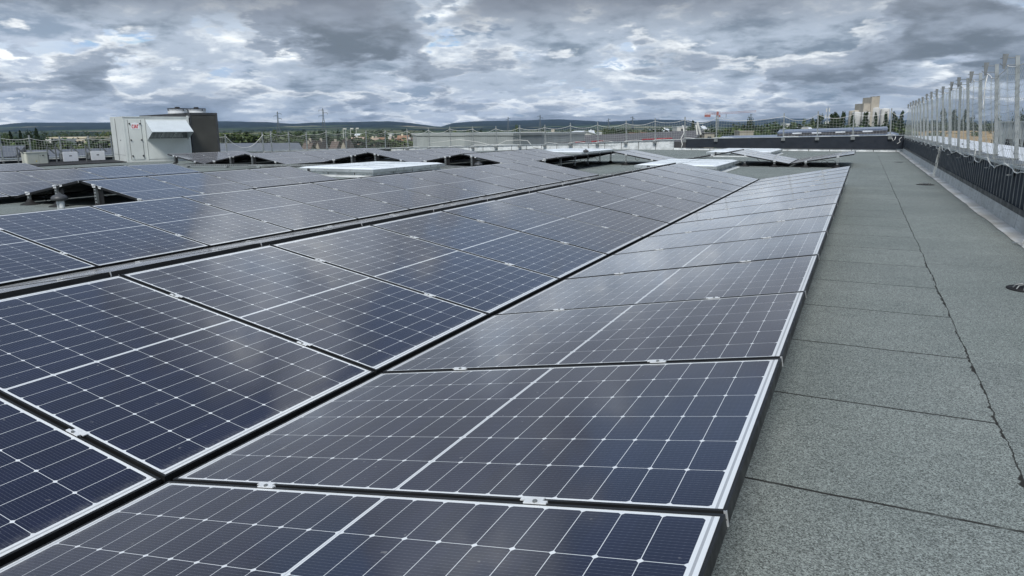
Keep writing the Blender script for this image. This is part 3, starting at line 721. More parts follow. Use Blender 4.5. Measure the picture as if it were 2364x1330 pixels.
m.hexa([(.029, 1.06, 1.42), (.029, 1.43, 1.42), (.029, 1.245, 1.47), (.029, 1.245, 1.47), (.034, 1.06, 1.42), (.034, 1.43, 1.42), (.034, 1.245, 1.47), (.034, 1.245, 1.47)])
plate = m.build('name_plate', M['white'], o)
# hood: a wedge box, roof sloping out, open below with louvres
ya, yb, zt_, zm, zb, dx_ = 1.72, 3.58, 1.55, .98, .80, .85
m = MB()
m.hexa([(.014, ya, zt_-.02), (.014, yb, zt_-.02), (dx_, yb, 1.10), (dx_, ya, 1.10), (.014, ya, zt_), (.014, yb, zt_), (dx_+.01, yb, 1.12), (dx_+.01, ya, 1.12)])
for y_ in (ya, yb-.015): m.prism([(.014, zt_-.02), (dx_, 1.10), (.014, zb)], 'y', y_, y_+.015)
m.build('intake_hood', M['hood'], o)
m = MB(); m.box(.014, ya+.02, .86, .022, yb-.02, 1.20); m.build('intake_opening', M['galvd'], o)
m = MB()
for i in range(26): m.box(.022, ya+.06+i*.061, .90, .034, ya+.06+i*.061+.022, 1.15)
m.build('intake_grille', M['white'], o)
m = MB(); m.bar((.03, 2.3, .88), (.75, 2.3, 1.12), .02); m.bar((.03, 2.86, .88), (.75, 2.86, 1.12), .02); m.box(.014, ya, .80, .05, yb, .87); m.build('hood_stay', M['hvac'], o)
# lettering
def letters(parent, mat_, y0, z0, h):
    g = h*.58; t_ = h*.19; m = MB(); X_ = (.0345, .0375)
    def seg(a, b_, w_=t_):
        p, q = Vector((0, a[0], a[1])), Vector((0, b_[0], b_[1])); dd = (q-p); L_ = dd.length; dd.normalize(); s_ = Vector((0, -dd.z, dd.y))*w_/2
        P_ = [p-s_-dd*t_*.2, q-s_+dd*t_*.2, q+s_+dd*t_*.2, p+s_-dd*t_*.2]
        m.hexa([(X_[0], v_.y, v_.z) for v_ in P_]+[(X_[1], v_.y, v_.z) for v_ in P_])
    sk = .14*h
    arc = [(g*.5+g*.48*cos(radians(a)), h*.5+h*.44*sin(radians(a))) for a in range(55, 306, 25)]
    for a, b_ in zip(arc, arc[1:]): seg((y0+a[0]+sk*a[1]/h, z0+a[1]), (y0+b_[0]+sk*b_[1]/h, z0+b_[1]))
    x_ = y0+g*1.28; seg((x_, z0+.03*h), (x_+sk, z0+.95*h))
    x_ += g*.42; seg((x_, z0+.03*h), (x_+g*.6, z0+.95*h)); seg((x_+g*.6, z0+.95*h), (x_+g*.98, z0+.03*h)); seg((x_+g*.25, z0+.32*h), (x_+g*.88, z0+.32*h), t_*.7)
    x_ += g*1.28; seg((x_+g*.05, z0+.03*h), (x_+g*.05+sk, z0+.95*h)); seg((x_-g*.28+sk, z0+.92*h), (x_+g*.55+sk, z0+.92*h))
    return m.build('red_lettering', mat_, parent)
letters(plate, M['red'], 1.095, 1.25, .135)
o = thing('condenser_unit', 'dark grey condenser with two fans beside the air handling unit', 'condenser unit', tuple(UP + TD*2.385), UA); o.scale = (1, .68, 1)
m = MB(); m.box(-2.1, .0, .04, .05, .06, 1.84); m.box(-2.1, 1.44, .04, .05, 1.55, 1.84); m.box(-2.1, .06, 1.76, .05, 1.44, 1.84); m.box(-2.1, .06, .04, -.05, 1.44, 1.76); m.build('casing', M['steel_dark'], o)
m = MB(); m.box(-.05, .061, .06, .03, 1.439, 1.759); m.build('coil', M['coil'], o)
m = MB(); m.box(-.3, -.05, .0, .10, 1.6, .038); [m.box(.1, y_, -.02, .14, y_+.06, .05) for y_ in (.2, .7, 1.3)]; m.build('base_rail', M['galv'], o)
m = MB(); m.hexa([(-2.2, -1.9, 1.66), (-.35, -1.9, 1.66), (-.35, -.001, 1.66), (-2.2, -.001, 1.66), (-2.2, -1.9, 1.75), (-.35, -1.9, 1.75), (-.35, -.001, 1.83), (-2.2, -.001, 1.83)]); m.build('rear_hood', M['steel_dark'], o)
for cy_ in (.58, -.14):
    f_ = MB(); f_.lathe([(.38, 1.78), (.36, 1.87), (.36, 1.97), (.38, 1.98), (.34, 1.98), (.34, 1.87)], (-1.0, cy_, 0), 32); fo = f_.build('fan_cowl', M['white'], o, True); fo.scale = (1, 1/.68, 1)
    f_ = MB()
    for i in range(10):
        a = pi*i/10; f_.tube([(-1.0+.36*cos(a), cy_+.36*sin(a), 2.01), (-1.0-.36*cos(a), cy_-.36*sin(a), 2.01)], .008, 4)
    for r_ in (.12, .24, .36): f_.tube([(-1.0+r_*cos(a*pi/14), cy_+r_*sin(a*pi/14), 2.015) for a in range(29)], .009, 4)
    f_.lathe([(.09, 2.0), (.1, 2.06), (.08, 2.08)], (-1.0, cy_, 0), 12)
    for a in (0.3, 1.87, 3.44, 5.0): f_.tube([(-1+.36*cos(a), cy_+.36*sin(a), 2.015), (-1+.40*cos(a), cy_+.40*sin(a), 2.0), (-1+.40*cos(a), cy_+.40*sin(a), 1.92)], .014, 5)
    f_.build('fan_guard', M['black'], fo)

# ------------------------------------------------------------------ cable trays
def tray(lbl, pts, w=.10, h=.05):
    m = MB()
    for a, b_ in zip(pts, pts[1:]):
        a, b_ = Vector(a), Vector(b_); dd = (b_-a).normalized(); s_ = Vector((-dd.y, dd.x, 0))*w/2
        for sg in (-1, 1):
            p, q = a+s_*sg, b_+s_*sg; m.bar(p+Vector((0,0,h)), q+Vector((0,0,h)), .008, .012); m.bar(p, q, .008, .012)
            L_ = (q-p).length; n_ = int(L_/.07)
            for i in range(n_): c_ = p.lerp(q, (i+.25)/n_); m.obox(c_+Vector((0,0,h/2)), dd*.016, s_.normalized()*.002, Vector((0,0,h/2)))
        m.obox((a+b_)/2, (b_-a)/2, s_, Vector((0,0,.003)))
        for i in range(int((b_-a).length/1.4)+1): c_ = a.lerp(b_, min(1, (i*1.4+.3)/(b_-a).length)); m.obox(c_-Vector((0,0,.025)), dd*.05, s_*1.4, Vector((0,0,.022)))
    return tag(m.build('cable_tray', M['galv']), lbl, 'cable tray', 'perforated cable trays')
z = RZ+.06
tray('perforated cable tray in front of the left back racks', [(-19.2, 14.6, z), (-15.4, 15.5, z), (-12.6, 17.0, z), (-11.6, 17.35, z)])
tray('perforated cable tray right of the large skylight', [(-10.0, 17.3, z), (-8.0, 16.9, z)])

# ------------------------------------------------------------------ land
GZ = -8.1
def land(q, b):
    p = q.pos(); x, y, z = q.xyz(p)
    f = q.vm('MULTIPLY', p, (1, 1, 0)); warp = q.noise(f, .0012, 3, .5, color=True)
    fw_ = q.vm('ADD', f, q.vm('SCALE', warp, 260)); cell = q.vor(fw_, .0042, 1)
    c = q.xyz(cell)
    col = q.mix(q.step(c[0], .3, .5), (.050, .075, .030), (.085, .11, .045)); col = q.mix(q.step(c[1], .68, .72), col, (.22, .19, .11))
    wood = q.step(q.noise(f, .0011, 5, .6), .46, .52); tex = q.noise(f, .05, 4, .7)
    col = q.mix(wood, col, (.020, .034, .018)); col = q.vm('SCALE', col, q.step(tex, .3, .7, .7, 1.25))
    q.set(b.inputs['Base Color'], col); b.inputs['Roughness'].default_value = 1; b.inputs['Specular IOR Level'].default_value = .1
M['land'] = mat('farmland', land)
def hillm(q, b):
    p = q.pos(); f = q.vm('MULTIPLY', p, (1, 1, 3)); z = q.xyz(p)[2]
    n1 = q.noise(f, .0011, 6, .6); n2 = q.noise(f, .012, 5, .7)
    wood = q.step(q.m('ADD', n1, q.m('MULTIPLY', q.step(z, 0, 70, -.12, .14), 1)), .30, .40)
    fld = q.vor(q.vm('ADD', f, q.vm('SCALE', q.noise(f, .002, 3, .5, color=True), 220)), .0045, 1); c = q.xyz(fld)
    field_ = q.mix(q.step(c[0], .3, .6), (.055, .085, .035), (.10, .12, .055)); field_ = q.mix(q.step(c[1], .80, .84), field_, (.28, .25, .17))
    col = q.mix(wood, field_, (.012, .020, .016)); col = q.vm('SCALE', col, q.step(n2, .3, .7, .6, 1.3))
    q.set(b.inputs['Base Color'], col); b.inputs['Roughness'].default_value = 1; b.inputs['Specular IOR Level'].default_value = 0
M['hill'] = mat('wooded_hill', hillm)
m = MB(); R_ = 9000
m.v = [(-R_, -R_, GZ), (R_, -R_, GZ), (R_, R_, GZ), (-R_, R_, GZ)]; m.f = [(0, 1, 2, 3)]; m.mi = [0]
kind(m.build('ground', M['land']), 'structure')
m = MB(); pts = [(at(2060, 324, 240), GZ+.1), (at(2440, 330, 200), GZ+.1), (at(2440, 300, 560), -2.9), (at(2040, 301.5, 560), -2.9)]
for p, z_ in pts: m.v.append((p.x, p.y, z_))
m.f = [(0, 1, 2, 3)]; m.mi = [0]; kind(m.build('stubble_field', varied('stubble', (.36, .25, .12), .95, 0, .25, .02)), 'structure')

def fbm1(x, seed, oct_=6):
    v = 0; a = 1
    for i in range(oct_):
        v += a*sin(x*(2**i)+seed*(i+1)*1.7)*sin(x*.7*(2**i)+seed*2.3+i); a *= .55
    return v
SKY1 = [(-900,286),(-300,285),(0,289),(30,285),(60,283),(130,283),(250,283),(400,281),(510,280),(620,282),(680,286),(720,283),(780,282),(900,280),(950,284),(1000,291),(1060,296),(1300,300),(1500,300),(2700,299)]
SKY2 = [(-900,300),(700,302),(950,297),(1020,292),(1045,284),(1100,280),(1200,278),(1290,275.5),(1340,278),(1400,281),(1450,279),(1500,276),(1580,277),(1615,283),(1650,279),(1690,281),(1740,285),(1800,287),(2000,288),(2700,287)]
SKY3 = [(-900,305),(1550,300),(1650,284),(1740,280),(1762,275),(1790,273),(1850,274),(1900,276),(1980,276),(2100,278),(2300,279),(2700,280)]
def hills(name, prof, D, back, foot, seed):
    m = MB(); nx_ = 420; nz = 26; xs = [-900 + 3600*i/nx_ for i in range(nx_+1)]
    for j in range(nz+1):
        t_ = j/nz
        for px in xs:
            for (a, ya), (b_, yb) in zip(prof, prof[1:]):
                if px <= b_: py = ya+(yb-ya)*(px-a)/(b_-a); break
            top = at(px, py, D); dist = foot + (D-foot)*t_
            p = at(px, 295, dist); hgt = top.z - GZ
            s_ = t_**1.5*(1.35-.35*t_); e = hgt*s_*(1+.10*(1-t_)*fbm1(px*.02, seed+j*.13)*t_*2) + (1.0+.6*(t_ < 1))*D/7000*fbm1(px*.12+j*.8, seed)*min(1, t_*2)
            m.v.append((p.x, p.y, GZ+max(-1, e)))
    for px in xs: p = at(px, 295, D+back); m.v.append((p.x, p.y, GZ-20))
    for j in range(nz+1):
        for i in range(nx_): a = j*(nx_+1)+i; m.f.append((a, a+1, a+nx_+2, a+nx_+1)); m.mi.append(0)
    kind(m.build(name, M['hill'], smooth=True), 'structure')
hills('hills', SKY1, 6400, 900, 3000, 1.3)
hills('hills', SKY2, 7000, 900, 3400, 4.1)
hills('hills', SKY3, 7900, 600, 5200, 7.7)

# ------------------------------------------------------------------ trees
def leafm(name, c1, c2):
    def fn(q, b):
        g = q.n.new('ShaderNodeNewGeometry'); oi = q.n.new('ShaderNodeObjectInfo').outputs['Random']
        n_ = q.noise(g.outputs['Position'], .55, 3, .6)
        col = q.mix(q.step(n_, .35, .65), c1, c2); col = q.vm('SCALE', col, q.step(g.outputs['Random Per Island'], 0, 1, .6, 1.45, False)); col = q.vm('SCALE', col, q.step(oi, 0, 1, .8, 1.2, False))
        q.set(b.inputs['Base Color'], col); b.inputs['Roughness'].default_value = .8; b.inputs['Specular IOR Level'].default_value = .15
    return mat(name, fn)
LEAF = {'dark': leafm('dark_leaves', (.022, .038, .018), (.038, .058, .024)), 'mid': leafm('green_leaves', (.045, .070, .022), (.075, .10, .035)),
        'pale': leafm('pale_leaves', (.085, .12, .045), (.13, .155, .065)), 'grey': leafm('willow_leaves', (.085, .11, .065), (.13, .155, .095))}
M['bark'] = varied('bark', (.07, .055, .04), .9)
def crown_mesh(shape, seed, n=1100):
    r = random.Random(seed); m = MB(); lobes = []
    if shape == 'round':
        for i in range(11): a = r.uniform(0, 6.28); h = r.uniform(.22, .86); w_ = .30*(1-abs(h-.5)*.9); lobes.append((cos(a)*w_*r.uniform(.3, 1), sin(a)*w_*r.uniform(.3, 1), h, r.uniform(.13, .22)))
    elif shape == 'poplar':
        for i in range(22): h = .08+.86*i/21; a = r.uniform(0, 6.28); lobes.append((.05*cos(a), .05*sin(a), h, .13*(1-abs(h-.42)*1.25)+.02))
    elif shape == 'conifer':
        for i in range(13): h = .15+.8*i/12; a = r.uniform(0, 6.28); lobes.append((.05*cos(a)*(1-h), .05*sin(a)*(1-h), h, .24*(1.02-h)+.015))
    elif shape == 'umbrella':
        for i in range(10): a = r.uniform(0, 6.28); h = r.uniform(.68, .9); w_ = r.uniform(.05, .42); lobes.append((cos(a)*w_, sin(a)*w_, h, r.uniform(.08, .14)))
    elif shape == 'spread':
        for i in range(16): a = r.uniform(0, 6.28); w_ = r.uniform(0, .75); h = r.uniform(.2, .85-.25*w_); lobes.append((cos(a)*w_, sin(a)*w_, h, r.uniform(.13, .22)))
    for i in range(n):
        lx, ly, lz, lr = r.choice(lobes); d_ = Vector((r.gauss(0, 1), r.gauss(0, 1), r.gauss(0, .85))).normalized()*lr*(r.random()**.35)*r.uniform(.85, 1.12)
        c = Vector((lx, ly, lz))+d_; s_ = r.uniform(.014, .034)
        a_ = Vector((r.gauss(0, 1), r.gauss(0, 1), r.gauss(0, 1))).normalized(); b_ = a_.orthogonal().normalized(); c_ = a_.cross(b_)
        m.quad(c-b_*s_-c_*s_*.6, c+b_*s_-c_*s_*.4, c+b_*s_*.7+c_*s_*.7, c-b_*s_*.8+c_*s_*.5)
    return m
CR = {(s_, k_): crown_mesh(s_, 10*i+j).mesh('crown_'+s_, LEAF[k_]) for i, s_ in enumerate(('round', 'poplar', 'conifer', 'umbrella', 'spread')) for j, k_ in enumerate(('dark', 'mid', 'pale', 'grey'))}
CR2 = {k_: crown_mesh('round', 77+j).mesh('crown_round_b', LEAF[k_]) for j, k_ in enumerate(('dark', 'mid', 'pale', 'grey'))}
m = MB(); m.tube([(0, 0, 0), (.01, 0, .3), (0, .01, .6)], [.03, .022, .01], 7); m.tube([(0, 0, .3), (.1, .05, .5)], [.013, .005], 5); m.tube([(0, 0, .25), (-.09, -.03, .45)], [.013, .005], 5)
TRUNK = m.mesh('trunk', M['bark'])
rt = random.Random(5)
def tree(lbl, px, py, wpx, D, shape='round', leaf='mid', group='trees beyond the roof edge'):
    top = at(px, py, D); H = top.z - GZ; Wd = wpx/FOC*D
    base_w = {'round': .95, 'poplar': .34, 'conifer': .5, 'umbrella': 1.0, 'spread': 1.8}[shape]
    o = thing('tree', lbl, 'tree', (top.x, top.y, GZ), rt.uniform(0, 6.28), group)
    me_ = CR2[leaf] if (shape == 'round' and rt.random() < .5) else CR[(shape, leaf)]
    c = put('crown', me_, o); w_ = Wd/base_w; c.scale = (w_, w_, H)
    t_ = put('trunk', TRUNK, o); t_.scale = (w_*.8, w_*.8, H)
    return o
T = [
 ('dark tree at the far left edge, lower than its neighbours', 8, 312, 46, 190, 'round', 'mid'),
 ('dark conifer, left one of the cluster left of the cabinet', 22, 302, 26, 200, 'conifer', 'dark'),
 ('dark conifer in the middle of the cluster above the left net', 45, 300, 28, 205, 'conifer', 'dark'),
 ('broad dark tree of the left cluster, between two conifers', 62, 297, 32, 210, 'round', 'dark'),
 ('tallest dark conifer of the left cluster', 82, 295, 30, 200, 'conifer', 'dark'),
 ('dark tree at the right end of the left conifer cluster', 97, 311, 26, 190, 'round', 'dark'),
 ('small conifer in front of the cream flats', 120, 318, 16, 150, 'conifer', 'dark'),
 ('bushy tree hiding the cream flats', 148, 320, 52, 150, 'round', 'mid'),
 ('tree between the cream flats and the air handling unit', 185, 325, 46, 145, 'round', 'mid'),
 ('rounded green tree rising left of the air handling unit', 215, 308, 44, 190, 'round', 'mid'),
 ('sunlit green tree touching the air handling unit edge', 244, 303, 52, 195, 'round', 'pale'),
 ('dark green tree just right of the condenser', 520, 312, 40, 230, 'round', 'dark'),
 ('rounded green tree second right of the condenser', 548, 304, 42, 235, 'round', 'mid'),
 ('pale willow behind the sagging net bay', 582, 308, 44, 225, 'round', 'grey'),
 ('large pale willow, left half of the big clump', 606, 299, 52, 230, 'spread', 'grey'),
 ('tallest tree of the willow clump under the left pylon', 632, 294, 40, 235, 'round', 'mid'),
 ('dark tree closing the willow clump on its right', 650, 305, 24, 235, 'round', 'dark'),
 ('small dark tree right of the willow clump', 684, 303, 24, 260, 'round', 'dark'),
 ('tree behind the nearest red roofed houses', 665, 310, 24, 255, 'round', 'mid'),
 ('broad dark tree under the second pylon', 748, 300, 66, 290, 'spread', 'dark'),
 ('small tree right under the second pylon', 725, 308, 30, 280, 'round', 'dark'),
 ('pale lime green tree behind the central houses', 838, 308, 38, 300, 'round', 'pale'),
 ('dark tree beside the pale lime green tree', 812, 313, 24, 300, 'round', 'dark'),
 ('dark tree above the fence, left of the orange roof', 880, 300, 28, 320, 'round', 'dark'),
 ('low tree left of the large orange roof', 906, 314, 26, 300, 'round', 'mid'),
 ('round tree above the left end of the grey box', 1007, 306, 18, 330, 'round', 'mid'),
 ('pale tree above the grey box, left of the pair', 1048, 301, 30, 330, 'round', 'pale'),
 ('pale tree above the grey box, right of the pair', 1078, 302, 26, 330, 'round', 'pale'),
 ('small tree above the middle of the grey box', 1102, 304, 18, 330, 'round', 'mid'),
 ('low hedge tree above the grey box ribbed wall', 1135, 305, 34, 300, 'spread', 'mid'),
 ('tall ivy green tree behind the grey box corner', 1190, 282, 26, 260, 'round', 'mid'),
 ('wide lower tree beside the tall one behind the box', 1192, 296, 42, 255, 'spread', 'dark'),
 ('tree above the right end of the grey box', 1253, 294, 20, 260, 'round', 'dark'),
 ('dark tree behind the twin gabled house', 1278, 300, 46, 240, 'round', 'dark'),
 ('green tree right of the tan hipped roof', 1325, 305, 34, 330, 'round', 'mid'),
 ('pale tree among the white houses', 1345, 302, 26, 340, 'round', 'pale'),
 ('pale tree left of the dark tree belt', 1398, 291, 26, 300, 'round', 'mid'),
 ('dark tree starting the middle belt', 1410, 300, 26, 290, 'round', 'dark'),
 ('dark tree in the middle belt over the grey roof', 1432, 303, 28, 280, 'round', 'dark'),
 ('dark tree at the end of the middle belt', 1455, 300, 26, 290, 'round', 'dark'),
 ('round tree left of the low white sheds', 1478, 302, 22, 300, 'round', 'mid'),
 ('tree behind the low white sheds', 1497, 297, 22, 320, 'round', 'mid'),
 ('tree between two low white sheds', 1530, 301, 22, 310, 'round', 'dark'),
 ('tree left of the tall white shed', 1553, 303, 20, 300, 'round', 'dark'),
 ('pointed dark conifer left of the crane', 1600, 277, 30, 250, 'conifer', 'dark'),
 ('low dark tree at the foot of the pointed conifer', 1592, 296, 28, 245, 'round', 'dark'),
 ('dark tree just left of the crane mast', 1640, 290, 34, 260, 'round', 'dark'),
 ('dark spreading tree right of the crane mast', 1682, 292, 44, 270, 'spread', 'dark'),
 ('dark tree mass below the crane jib', 1706, 285, 40, 300, 'spread', 'dark'),
 ('small tree with open crown standing above the belt', 1731, 266, 24, 310, 'round', 'dark'),
 ('sunlit green bush below the open crown', 1748, 293, 50, 240, 'spread', 'mid'),
 ('yellowish bush right of the sunlit green bush', 1775, 296, 34, 250, 'round', 'mid'),
 ('pale tall willow behind the blue roof left end', 1790, 280, 26, 330, 'round', 'pale'),
 ('dark round tree left of the blue roof monitor', 1800, 286, 36, 280, 'spread', 'dark'),
 ('pale willow above the second roof light', 1832, 279, 24, 340, 'round', 'pale'),
 ('tall mid green tree above the blue roof', 1858, 268, 28, 330, 'round', 'mid'),
 ('pale tree beside the flat topped pine', 1875, 276, 24, 330, 'round', 'pale'),
 ('flat topped umbrella pine near the mobile mast', 1890, 263, 30, 300, 'umbrella', 'dark'),
 ('dark tree under the umbrella pine', 1893, 284, 34, 290, 'round', 'dark'),
 ('dark poplar, left of the group before the silo', 1922, 262, 22, 300, 'poplar', 'dark'),
 ('dark poplar, middle of the group before the silo', 1933, 258, 22, 300, 'poplar', 'dark'),
 ('tall dark poplar, right of the group before the silo', 1946, 256, 20, 300, 'poplar', 'dark'),
 ('broad dark tree filling the poplar group', 1934, 272, 42, 295, 'round', 'dark'),
 ('dark poplar standing before the left silo drums', 1971, 261, 15, 330, 'poplar', 'dark'),
 ('dark poplar before the silo tower', 2003, 256, 14, 330, 'poplar', 'dark'),
 ('thin dark poplar left before the silo tower', 1996, 258, 12, 330, 'poplar', 'dark'),
 ('thin dark poplar before the right silo drums', 2024, 258, 11, 330, 'poplar', 'dark'),
 ('low dark hedge tree in front of the silo, left', 1990, 279, 40, 320, 'spread', 'dark'),
 ('low dark hedge tree in front of the silo, right', 2024, 278, 40, 320, 'spread', 'dark'),
 ('dark poplar first right of the silo', 2048, 257, 15, 320, 'poplar', 'dark'),
 ('dark poplar second right of the silo', 2065, 257, 13, 320, 'poplar', 'dark'),
 ('short dark poplar beside the last far fence post', 2073, 268, 13, 320, 'poplar', 'dark'),
 ('dark poplar at the corner of the two fences', 2084, 255, 13, 320, 'poplar', 'dark'),
 ('low dark tree at the corner of the two fences', 2062, 282, 34, 310, 'spread', 'dark'),
 ('dark tree seen through the farthest right hand net', 2108, 280, 30, 575, 'spread', 'dark'),
 ('dark tree second from the corner behind the right net', 2132, 272, 30, 575, 'round', 'dark'),
 ('dark low tree third from the corner behind the right net', 2158, 274, 30, 575, 'round', 'dark'),
 ('tall dark poplar through the right net', 2181, 249, 18, 575, 'poplar', 'dark'),
 ('second tall dark poplar through the right net', 2206, 252, 18, 575, 'poplar', 'dark'),
 ('dark pointed tree between right net posts', 2229, 251, 12, 575, 'poplar', 'dark'),
 ('wide dark tree between right net posts', 2245, 263, 40, 575, 'spread', 'dark'),
 ('dark tree left of the white ribbed building', 2278, 275, 34, 575, 'spread', 'dark'),
 ('dark tree behind the white ribbed building roof', 2308, 267, 28, 200, 'round', 'dark'),
 ('dark tree behind the middle of the white ribbed building', 2336, 263, 36, 190, 'spread', 'dark'),
 ('dark tree at the right edge behind the ribbed building', 2362, 256, 30, 190, 'round', 'dark'),
]
for t_ in T: tree(*t_)
def wood(name, x0, x1, n_, D0, D1, ytop, seed, leafs=('dark', 'mid'), gz=GZ):
    """one mass of distant tree crowns"""
    r = random.Random(seed); m = MB(); src = {k_: crown_mesh('round', 200+i, 130) for i, k_ in enumerate(leafs)}
    for i in range(n_):
        D = D0+(D1-D0)*r.random()**1.5; px = r.uniform(x0, x1); p = at(px, 297, D); H = r.uniform(4, 8.2) if not ytop else r.uniform(6, 12); w_ = H*r.uniform(1.0, 2.2); ki = r.randrange(len(leafs)); s_ = src[leafs[ki]]
        if ytop: H = min(H, max(4, at(px, ytop, D).z-gz))
        b_ = len(m.v); a = r.uniform(0, 6.28); ca, sa = cos(a), sin(a); f_ = 2.3
        for (vx, vy, vz) in s_.v: m.v.append((p.x+(vx*ca-vy*sa)*w_, p.y+(vx*sa+vy*ca)*w_, gz+vz*H))
        for k0 in range(0, len(s_.v), 4):                # enlarge the leaves for distance
            c = [sum(m.v[b_+k0+j][q] for j in range(4))/4 for q in range(3)]
            for j in range(4): v_ = m.v[b_+k0+j]; m.v[b_+k0+j] = tuple(c[q]+(v_[q]-c[q])*f_ for q in range(3))
        for f in s_.f: m.f.append(tuple(b_+q for q in f)); m.mi.append(ki)
    o = m.build(name, [LEAF[k_] for k_ in leafs]); kind(o, 'stuff'); return o
wd = wood('distant_trees', -100, 2500, 620, 420, 2600, None, 3); tag(wd, 'distant belt of small trees across the plain below the hills', 'trees')
wd = wood('hedge_trees', 660, 1000, 60, 215, 300, 316, 4, ('dark', 'mid')); tag(wd, 'low dark shrubbery between the red roofed houses', 'shrubs')
wd = wood('hedge_trees', 1400, 1960, 90, 300, 420, 294, 8, ('dark', 'mid'))
wd2 = wood('belt_trees', 1655, 2085, 120, 300, 400, 283, 31, ('dark', 'mid')); tag(wd2, 'continuous dark tree belt behind the blue roof and before the silo', 'trees')
wd3 = wood('belt_trees', 500, 700, 60, 215, 320, 307, 32, ('mid', 'grey')); tag(wd3, 'continuous band of willows behind the sagging net bay', 'trees'); wd = bpy.data.objects['hedge_trees.001']; tag(wd, 'continuous dark undergrowth behind the grey and blue roofs', 'shrubs')
wd = wood('hedge_trees', 2050, 2440, 90, 566, 640, 282, 9, ('dark', 'mid'), -4.5); tag(wd, 'dark undergrowth behind the right hand net and stubble field', 'shrubs')
wd = wood('hedge_trees', -60, 260, 40, 150, 260, 318, 12, ('dark', 'mid')); tag(wd, 'dark undergrowth between the left roofs and the hills', 'shrubs')

# ------------------------------------------------------------------ buildings beyond
def solar_roof(q, b):
    u, v, _ = q.xyz(q.tc('Object')); a = q.step(q.m('PINGPONG', u, .57), .04, .02); c = q.step(q.m('PINGPONG', v, .88), .05, .03)
    q.set(b.inputs['Base Color'], q.mix(q.m('MAXIMUM', a, c), (.015, .018, .038), (.10, .11, .13))); b.inputs['Roughness'].default_value = .3; b.inputs['Specular IOR Level'].default_value = .22
M['solar_roof'] = mat('solar_roof', solar_roof)
for nm, c, r_ in (('cream', (.60, .54, .40), .9), ('whitewall', (.62, .62, .58), .9), ('stone', (.36, .33, .27), .9), ('greybox', (.34, .37, .36), .6), ('greybox2', (.27, .295, .295), .6),
                  ('terracotta', (.26, .15, .09), .9), ('brownroof', (.105, .08, .065), .9), ('paleroof', (.36, .28, .22), .9), ('slate', (.085, .082, .085), .8), ('silo', (.52, .53, .52), .85), ('silotan', (.42, .39, .33), .9),
                  ('blueroof', (.17, .21, .29), .35), ('brownsoil', (.30, .17, .09), .95), ('whiteroof', (.62, .66, .69), .6), ('ribwhite', (.48, .51, .50), .6), ('pylon', (.10, .12, .13), .6), ('cranered', (.34, .13, .11), .5), ('redpaint', (.42, .02, .03), .5)):
    M[nm] = varied(nm, c, r_, 0, .18, .3)
def frame_of(pxa, pxb, Da, Db):
    a = at(pxa, 300, Da); b_ = at(pxb, 300, Db); ax = Vector((b_.x-a.x, b_.y-a.y, 0)); L_ = ax.length; ax.normalize()
    return a, L_, math.atan2(ax.y, ax.x)
def zof(px, py, D): return at(px, py, D).z
def building(name, lbl, cat, pxa, pxb, Da, Db, ytop, depth, wall, roof=None, gable=None, group=None, win=0, base=GZ, flat_t=.3, ridge_along=True, name_roof='roof'):
    a, L_, ang = frame_of(pxa, pxb, Da, Db); zt_ = zof((pxa+pxb)/2, ytop, (Da+Db)/2) - base
    o = thing(name, lbl, cat, (a.x, a.y, base), ang, group)
    rise = gable or 0; zw = zt_ - (rise if gable else flat_t)
    m = MB(); m.box(0, 0, 0, L_, depth, zw)
    if gable and not ridge_along: m.prism([(0, zw+.001), (L_, zw+.001), (L_/2, zt_-.05)], 'y', .0, depth)
    if gable and ridge_along: m.prism([(0, zw+.001), (depth, zw+.001), (depth/2, zt_-.05)], 'x', .0, L_)
    m.build('wall', M[wall], o)
    m = MB(); e = .35
    if gable:
        if ridge_along: m.prism([(-e, zw-e*.5), (depth/2, zt_-.02), (depth+e, zw-e*.5), (depth+e, zw-e*.5+.18), (depth/2, zt_+.18), (-e, zw-e*.5+.18)], 'x', -e, L_+e)
        else: m.prism([(-e, zw-e*.8), (L_/2, zt_-.02), (L_+e, zw-e*.8), (L_+e, zw-e*.8+.18), (L_/2, zt_+.18), (-e, zw-e*.8+.18)], 'y', -e, depth+e)
    else: m.box(-.15, -.15, zw+.002, L_+.15, depth+.15, zt_)
    rf = m.build(name_roof, M[roof or wall], o)
    for i in range(win):
        m = MB(); x_ = L_*(i+.7)/(win+.4); m.box(x_-.5, -.03, zw-1.9, x_+.5, 0, zw-.7); m.build('window', M['steel_dark'], o)
    if gable and win: m = MB(); m.box(L_*.3, depth*.45, zt_-.3, L_*.3+.6, depth*.45+.6, zt_+.7); m.build('chimney', M[wall], rf)
    return o
# left: neighbouring roofs carrying solar panels
def slab(name, lbl, cat, corners, t_, mt, group=None, part='solar_surface', under='roof_edge', post=True):
    P_ = [at(*c) for c in corners]; c0 = P_[0].copy(); ax = (P_[1]-P_[0]); ang = math.atan2(ax.y, ax.x)
    o = thing(name, lbl, cat, (c0.x, c0.y, GZ), ang, group); Rm = Matrix.Rotation(-ang, 3, 'Z')
    Q = [Rm @ (p-Vector((c0.x, c0.y, GZ))) for p in P_]
    m = MB(); m.hexa([q-Vector((0, 0, t_)) for q in Q]+Q); m.build(part, M[mt], o)
    m = MB(); s_ = [q-Vector((0, 0, t_+.01)) for q in Q]; m.hexa([(q.x, q.y, 0) for q in Q]+s_); m.build(under, M['slate'], o)
    return o
slab('solar_roof_building', 'large sloping solar roof at the left edge behind the net', 'building', [(-160, 372, 40), (34, 361, 47), (59, 336, 62), (-160, 338, 62)], .15, 'solar_roof')
slab('solar_roof_building', 'low solar roof behind the cabinet and inverters', 'building', [(60, 366, 52), (420, 350, 66), (420, 338, 80), (52, 347, 70)], .15, 'solar_roof')
